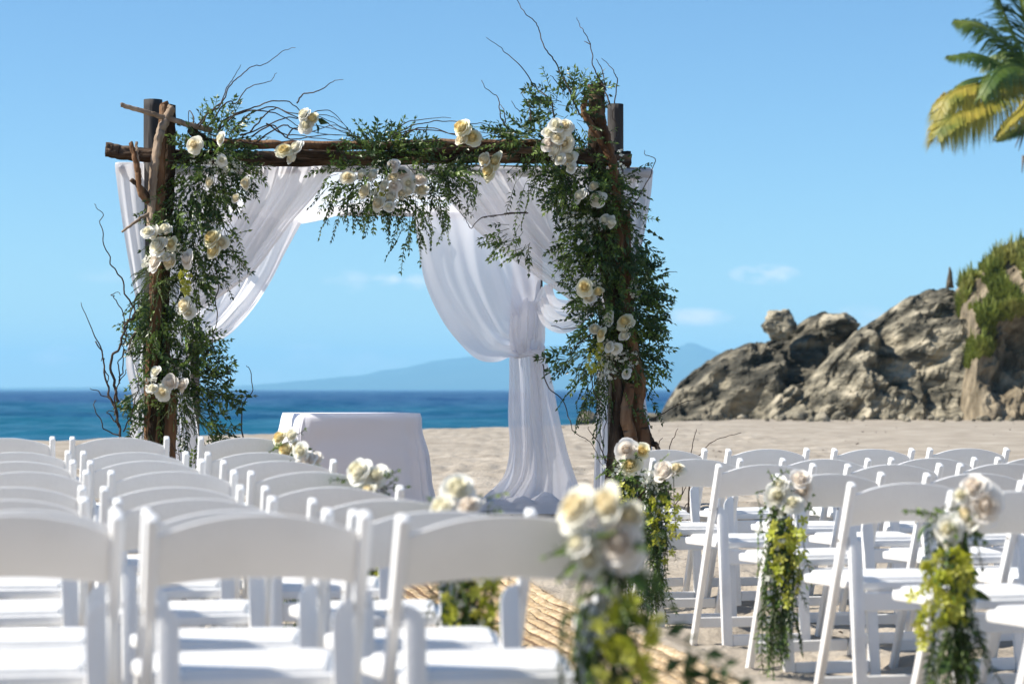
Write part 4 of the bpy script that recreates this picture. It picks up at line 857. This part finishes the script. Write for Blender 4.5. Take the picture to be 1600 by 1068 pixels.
# ------------------------------------------------------------------ pew bouquets
LEAFM = []
for k in range(3):
    m = MB(); n = 5; vs = []
    for i in range(n+1):
        q = i/n; w_ = .26*math.sin(math.pi*min(1, q*.92+.06))**.8; z = -.25*q*q*(k+1)*.5
        vs += [(-w_, q, z+.06*w_), (0, q, z-.04), (w_, q, z+.06*w_)]
    fs = []
    for i in range(n): fs += [(i*3, i*3+1, i*3+4, i*3+3), (i*3+1, i*3+2, i*3+5, i*3+4)]
    m.add(vs, fs); LEAFM.append(m.mesh('leaf', M['leaf' if k != 1 else 'leaf2']))
def bouquet(ch, s, label, roses, seed, side=-1, length=.72, orch=(-.16, -.42), lime_n=34, leaves=22, sp=.04, oc=(0, 0), tail=None):
    """roses: (dx, dz, radius, kind) in metres from the post top; it hangs down the aisle side of the post"""
    r = random.Random(seed); t = top_of(ch, s); root = empty('pew_bouquet', t, label, 'bouquet', 'rose and orchid bouquets on the aisle chairs')
    yb = t.y-.045
    for (dx, dz, rad, k) in roses: rose(root, Vector((t.x+dx, yb-.03+r.uniform(-.02, .02), t.z+dz)), rad, k, r)
    L1, L2, S, Wf = MB(), MB(), MB(), MB()
    for i in range(95):                                           # trailing greens
        q = r.random(); p = Vector((t.x+r.gauss(0, .034), yb+r.uniform(-.03, .05), t.z-.06-q*(length-.22)))
        sprig(L1 if r.random() < .65 else L2, S, p, (r.uniform(-.5, .5), r.uniform(-.5, .2), -1), r.uniform(.12, .24), .042, .012, .02, 1.4, r)
    for i in range(14):
        p = Vector((t.x+r.gauss(0, .03), yb, t.z-.02-r.random()*.1)); sprig(L2, S, p, (r.uniform(-1, 1), r.uniform(-.5, .2), r.uniform(-.6, .4)), r.uniform(.06, .12), .03, .016, .02, .4, r)
    for i in range(26):
        p = Vector((t.x+r.gauss(0, .035), yb-.03, t.z-.09+r.gauss(0, .03))); blossom(Wf, p, r.uniform(.01, .018), r)
    for i in range(12):
        p = Vector((t.x+r.gauss(0, .03), yb-.04, t.z-r.uniform(.2, .4))); blossom(Wf, p, r.uniform(.008, .014), r)
    for strand in range(4):                                       # lime orchid strands
        ax_ = t.x+oc[0]+(strand-1.5)*.032+r.uniform(-.015, .015); zz = t.z+orch[0]-r.uniform(0, .05); n = lime_n//4; Ls = (orch[0]-orch[1])*r.uniform(.6, 1.25)
        S.tube([(ax_, yb, t.z-.05), (ax_, yb-.03, zz), (ax_+oc[1], yb-.04, zz-Ls)], .0022, 3)
        for i in range(n):
            q = i/n; p = Vector((ax_+oc[1]*q+r.gauss(0, .016), yb-.045+r.uniform(-.02, .02), zz-q*Ls))
            put('orchid_bloom', ORCHID, root, p, r.uniform(.018, .026), (r.uniform(-1, 1), -.8, r.uniform(-.7, .6)), r.uniform(0, 6))
    for i in range(leaves):
        p = Vector((t.x+r.gauss(0, .028), yb-.01, t.z-.05-r.random()**1.3*length*.6)); L = r.uniform(.045, .08)
        o = bpy.data.objects.new('leaf', r.choice(LEAFM)); link(o, root)
        d = Vector((r.uniform(-1, 1), r.uniform(-.5, .1), r.uniform(-1, .25))); q = d.to_track_quat('Y', 'Z').to_matrix().to_4x4() @ Matrix.Rotation(r.uniform(-1, 1), 4, 'Y')
        o.matrix_basis = Matrix.Translation(p-t) @ q @ Matrix.Diagonal((L, L, L, 1))
    if tail:
        for kk in range(3): sprig(L1, S, (t.x+.02, yb-.03, t.z-.20-.035*kk), (tail[0]+.12*kk, -.2, tail[1]), .26, .06, .034, .04, .1, r)
    m = MB(); m.tube([(t.x-.02, t.y-.025, t.z-.10), (t.x+.02, t.y-.025, t.z-.10)], .006, 6); m.build('ribbon', M['cloth_thick'], root)
    for nm, mb, mt in (('trailing_leaves', L1, 'leaf'), ('young_leaves', L2, 'leaf2'), ('stems', S, 'stem'), ('small_blossoms', Wf, 'white_fl')):
        tag(mb.build(nm, M[mt], root, smooth=False), kind='stuff')
bouquet(LT[(0, 2)], 1, 'bouquet of cream yellow roses in front of the left corner of the tablecloth', [(-.06, .005, .036, 'y'), (.0, .02, .036, 'w'), (-.03, -.05, .045, 'y'), (.02, -.03, .03, 'c')], 101)
bouquet(LT[(1, 2)], 1, 'bouquet of white over blush roses just right of the yellow ones by the tablecloth', [(-.03, .01, .04, 'w'), (-.01, -.03, .045, 'b'), (.03, -.02, .03, 'b')], 102)
bouquet(LT[(3, 2)], 1, 'bouquet of two round white roses in front of the middle of the tablecloth', [(-.045, .005, .05, 'w'), (.015, -.01, .04, 'w'), (-.01, -.06, .04, 'c')], 103)
bouquet(LT[(5, 2)], 1, 'blurred bouquet of white and peach roses right below the tablecloth corner', [(-.02, .035, .048, 'w'), (.01, -.01, .035, 'b'), (-.06, -.02, .05, 'w'), (-.01, -.06, .045, 'c')], 104, oc=(.02, .03))
bouquet(LT[(7, 2)], 1, 'very large blurred bouquet of peach roses on the nearest aisle chair', [(-.072, .02, .048, 'c'), (-.008, .03, .046, 'c'), (.034, .0, .038, 'c'), (.012, -.048, .052, 'b'), (-.07, -.05, .026, 'w'), (-.045, -.085, .026, 'w')], 105, lime_n=28, oc=(.025, .012), leaves=38, length=.72, tail=(.95, -.5))
bouquet(RT[(0, 0)], -1, 'bouquet of blush and golden yellow roses at the foot of the right arch post', [(.01, .005, .055, 'b'), (.085, .0, .05, 'y'), (.03, -.075, .05, 'y')], 106)
bouquet(RT[(1, 0)], -1, 'bouquet of one pale pink ruffled rose below the golden yellow ones', [(.045, -.055, .062, 'b'), (.10, -.04, .042, 'c'), (.04, -.03, .04, 'b')], 107, oc=(.03, .01))
bouquet(RT[(3, 0)], -1, 'bouquet with lime orchids and white and pink roses left of the centre right block', [(.07, -.01, .046, 'b'), (.085, -.055, .045, 'b'), (-.01, -.075, .046, 'w'), (.04, -.10, .04, 'w'), (.0, -.03, .03, 'w')], 108, oc=(.02, .0), lime_n=44)
bouquet(RT[(5, 0)], -1, 'bouquet with large blush rose and long lime orchids nearest the right picture edge', [(.045, .02, .045, 'b'), (.075, -.03, .062, 'b'), (.03, -.06, .045, 'c'), (-.03, -.10, .04, 'w'), (-.03, -.14, .03, 'w'), (.005, -.0, .028, 'w')], 109, oc=(-.03, -.02), lime_n=56, leaves=30)

# ------------------------------------------------------------------ scraps on the sand
db = MB(); r_ = random.Random(12)
for i in range(420):
    y = 6+58*r_.random()**1.4; x = r_.uniform(-.3, .3)*max(y, 9); z = sz(x, y)+.022+(.03 if y > 18 else 0); L = r_.uniform(.006, .04)*(1+y/60)*r_.choice((.5, .7, 1, 1.6)); a = r_.uniform(0, 3.14)
    d = Vector((math.cos(a)*L, math.sin(a)*L, r_.uniform(-.004, .01))); p = Vector((x, y, z)); db.tube([p-d*.5, p+d*.1+Vector((0, 0, .004)), p+d*.5], [.0015+L*.06, .003+L*.09, .001], 4)
tag(db.build('debris', M['twig']), kind='stuff')

rb = bmesh.new(); r_ = random.Random(5)
for i in range(55):
    px = r_.uniform(1040, 1640); y = r_.uniform(68.5, 73.5) if px > 1180 else r_.uniform(72, 76); q = r_.uniform(.03, .15)*r_.choice((.6, 1, 1, 1.7)); x = (px-CX)*y/F
    g = bmesh.ops.create_icosphere(rb, subdivisions=2, radius=q, matrix=Matrix.Translation((x, y, sz(x, y)+.04+q*.25)))
    for v in g['verts']:
        v.co += Vector((1, 1, .7))*q*.5*mnoise.noise(v.co*(1.1/q)*.5); v.co.z -= .1*q
me = bpy.data.meshes.new('rubble'); rb.to_mesh(me); rb.free(); me.materials.append(M['rock']); tag(link(bpy.data.objects.new('rubble', me)), kind='stuff')
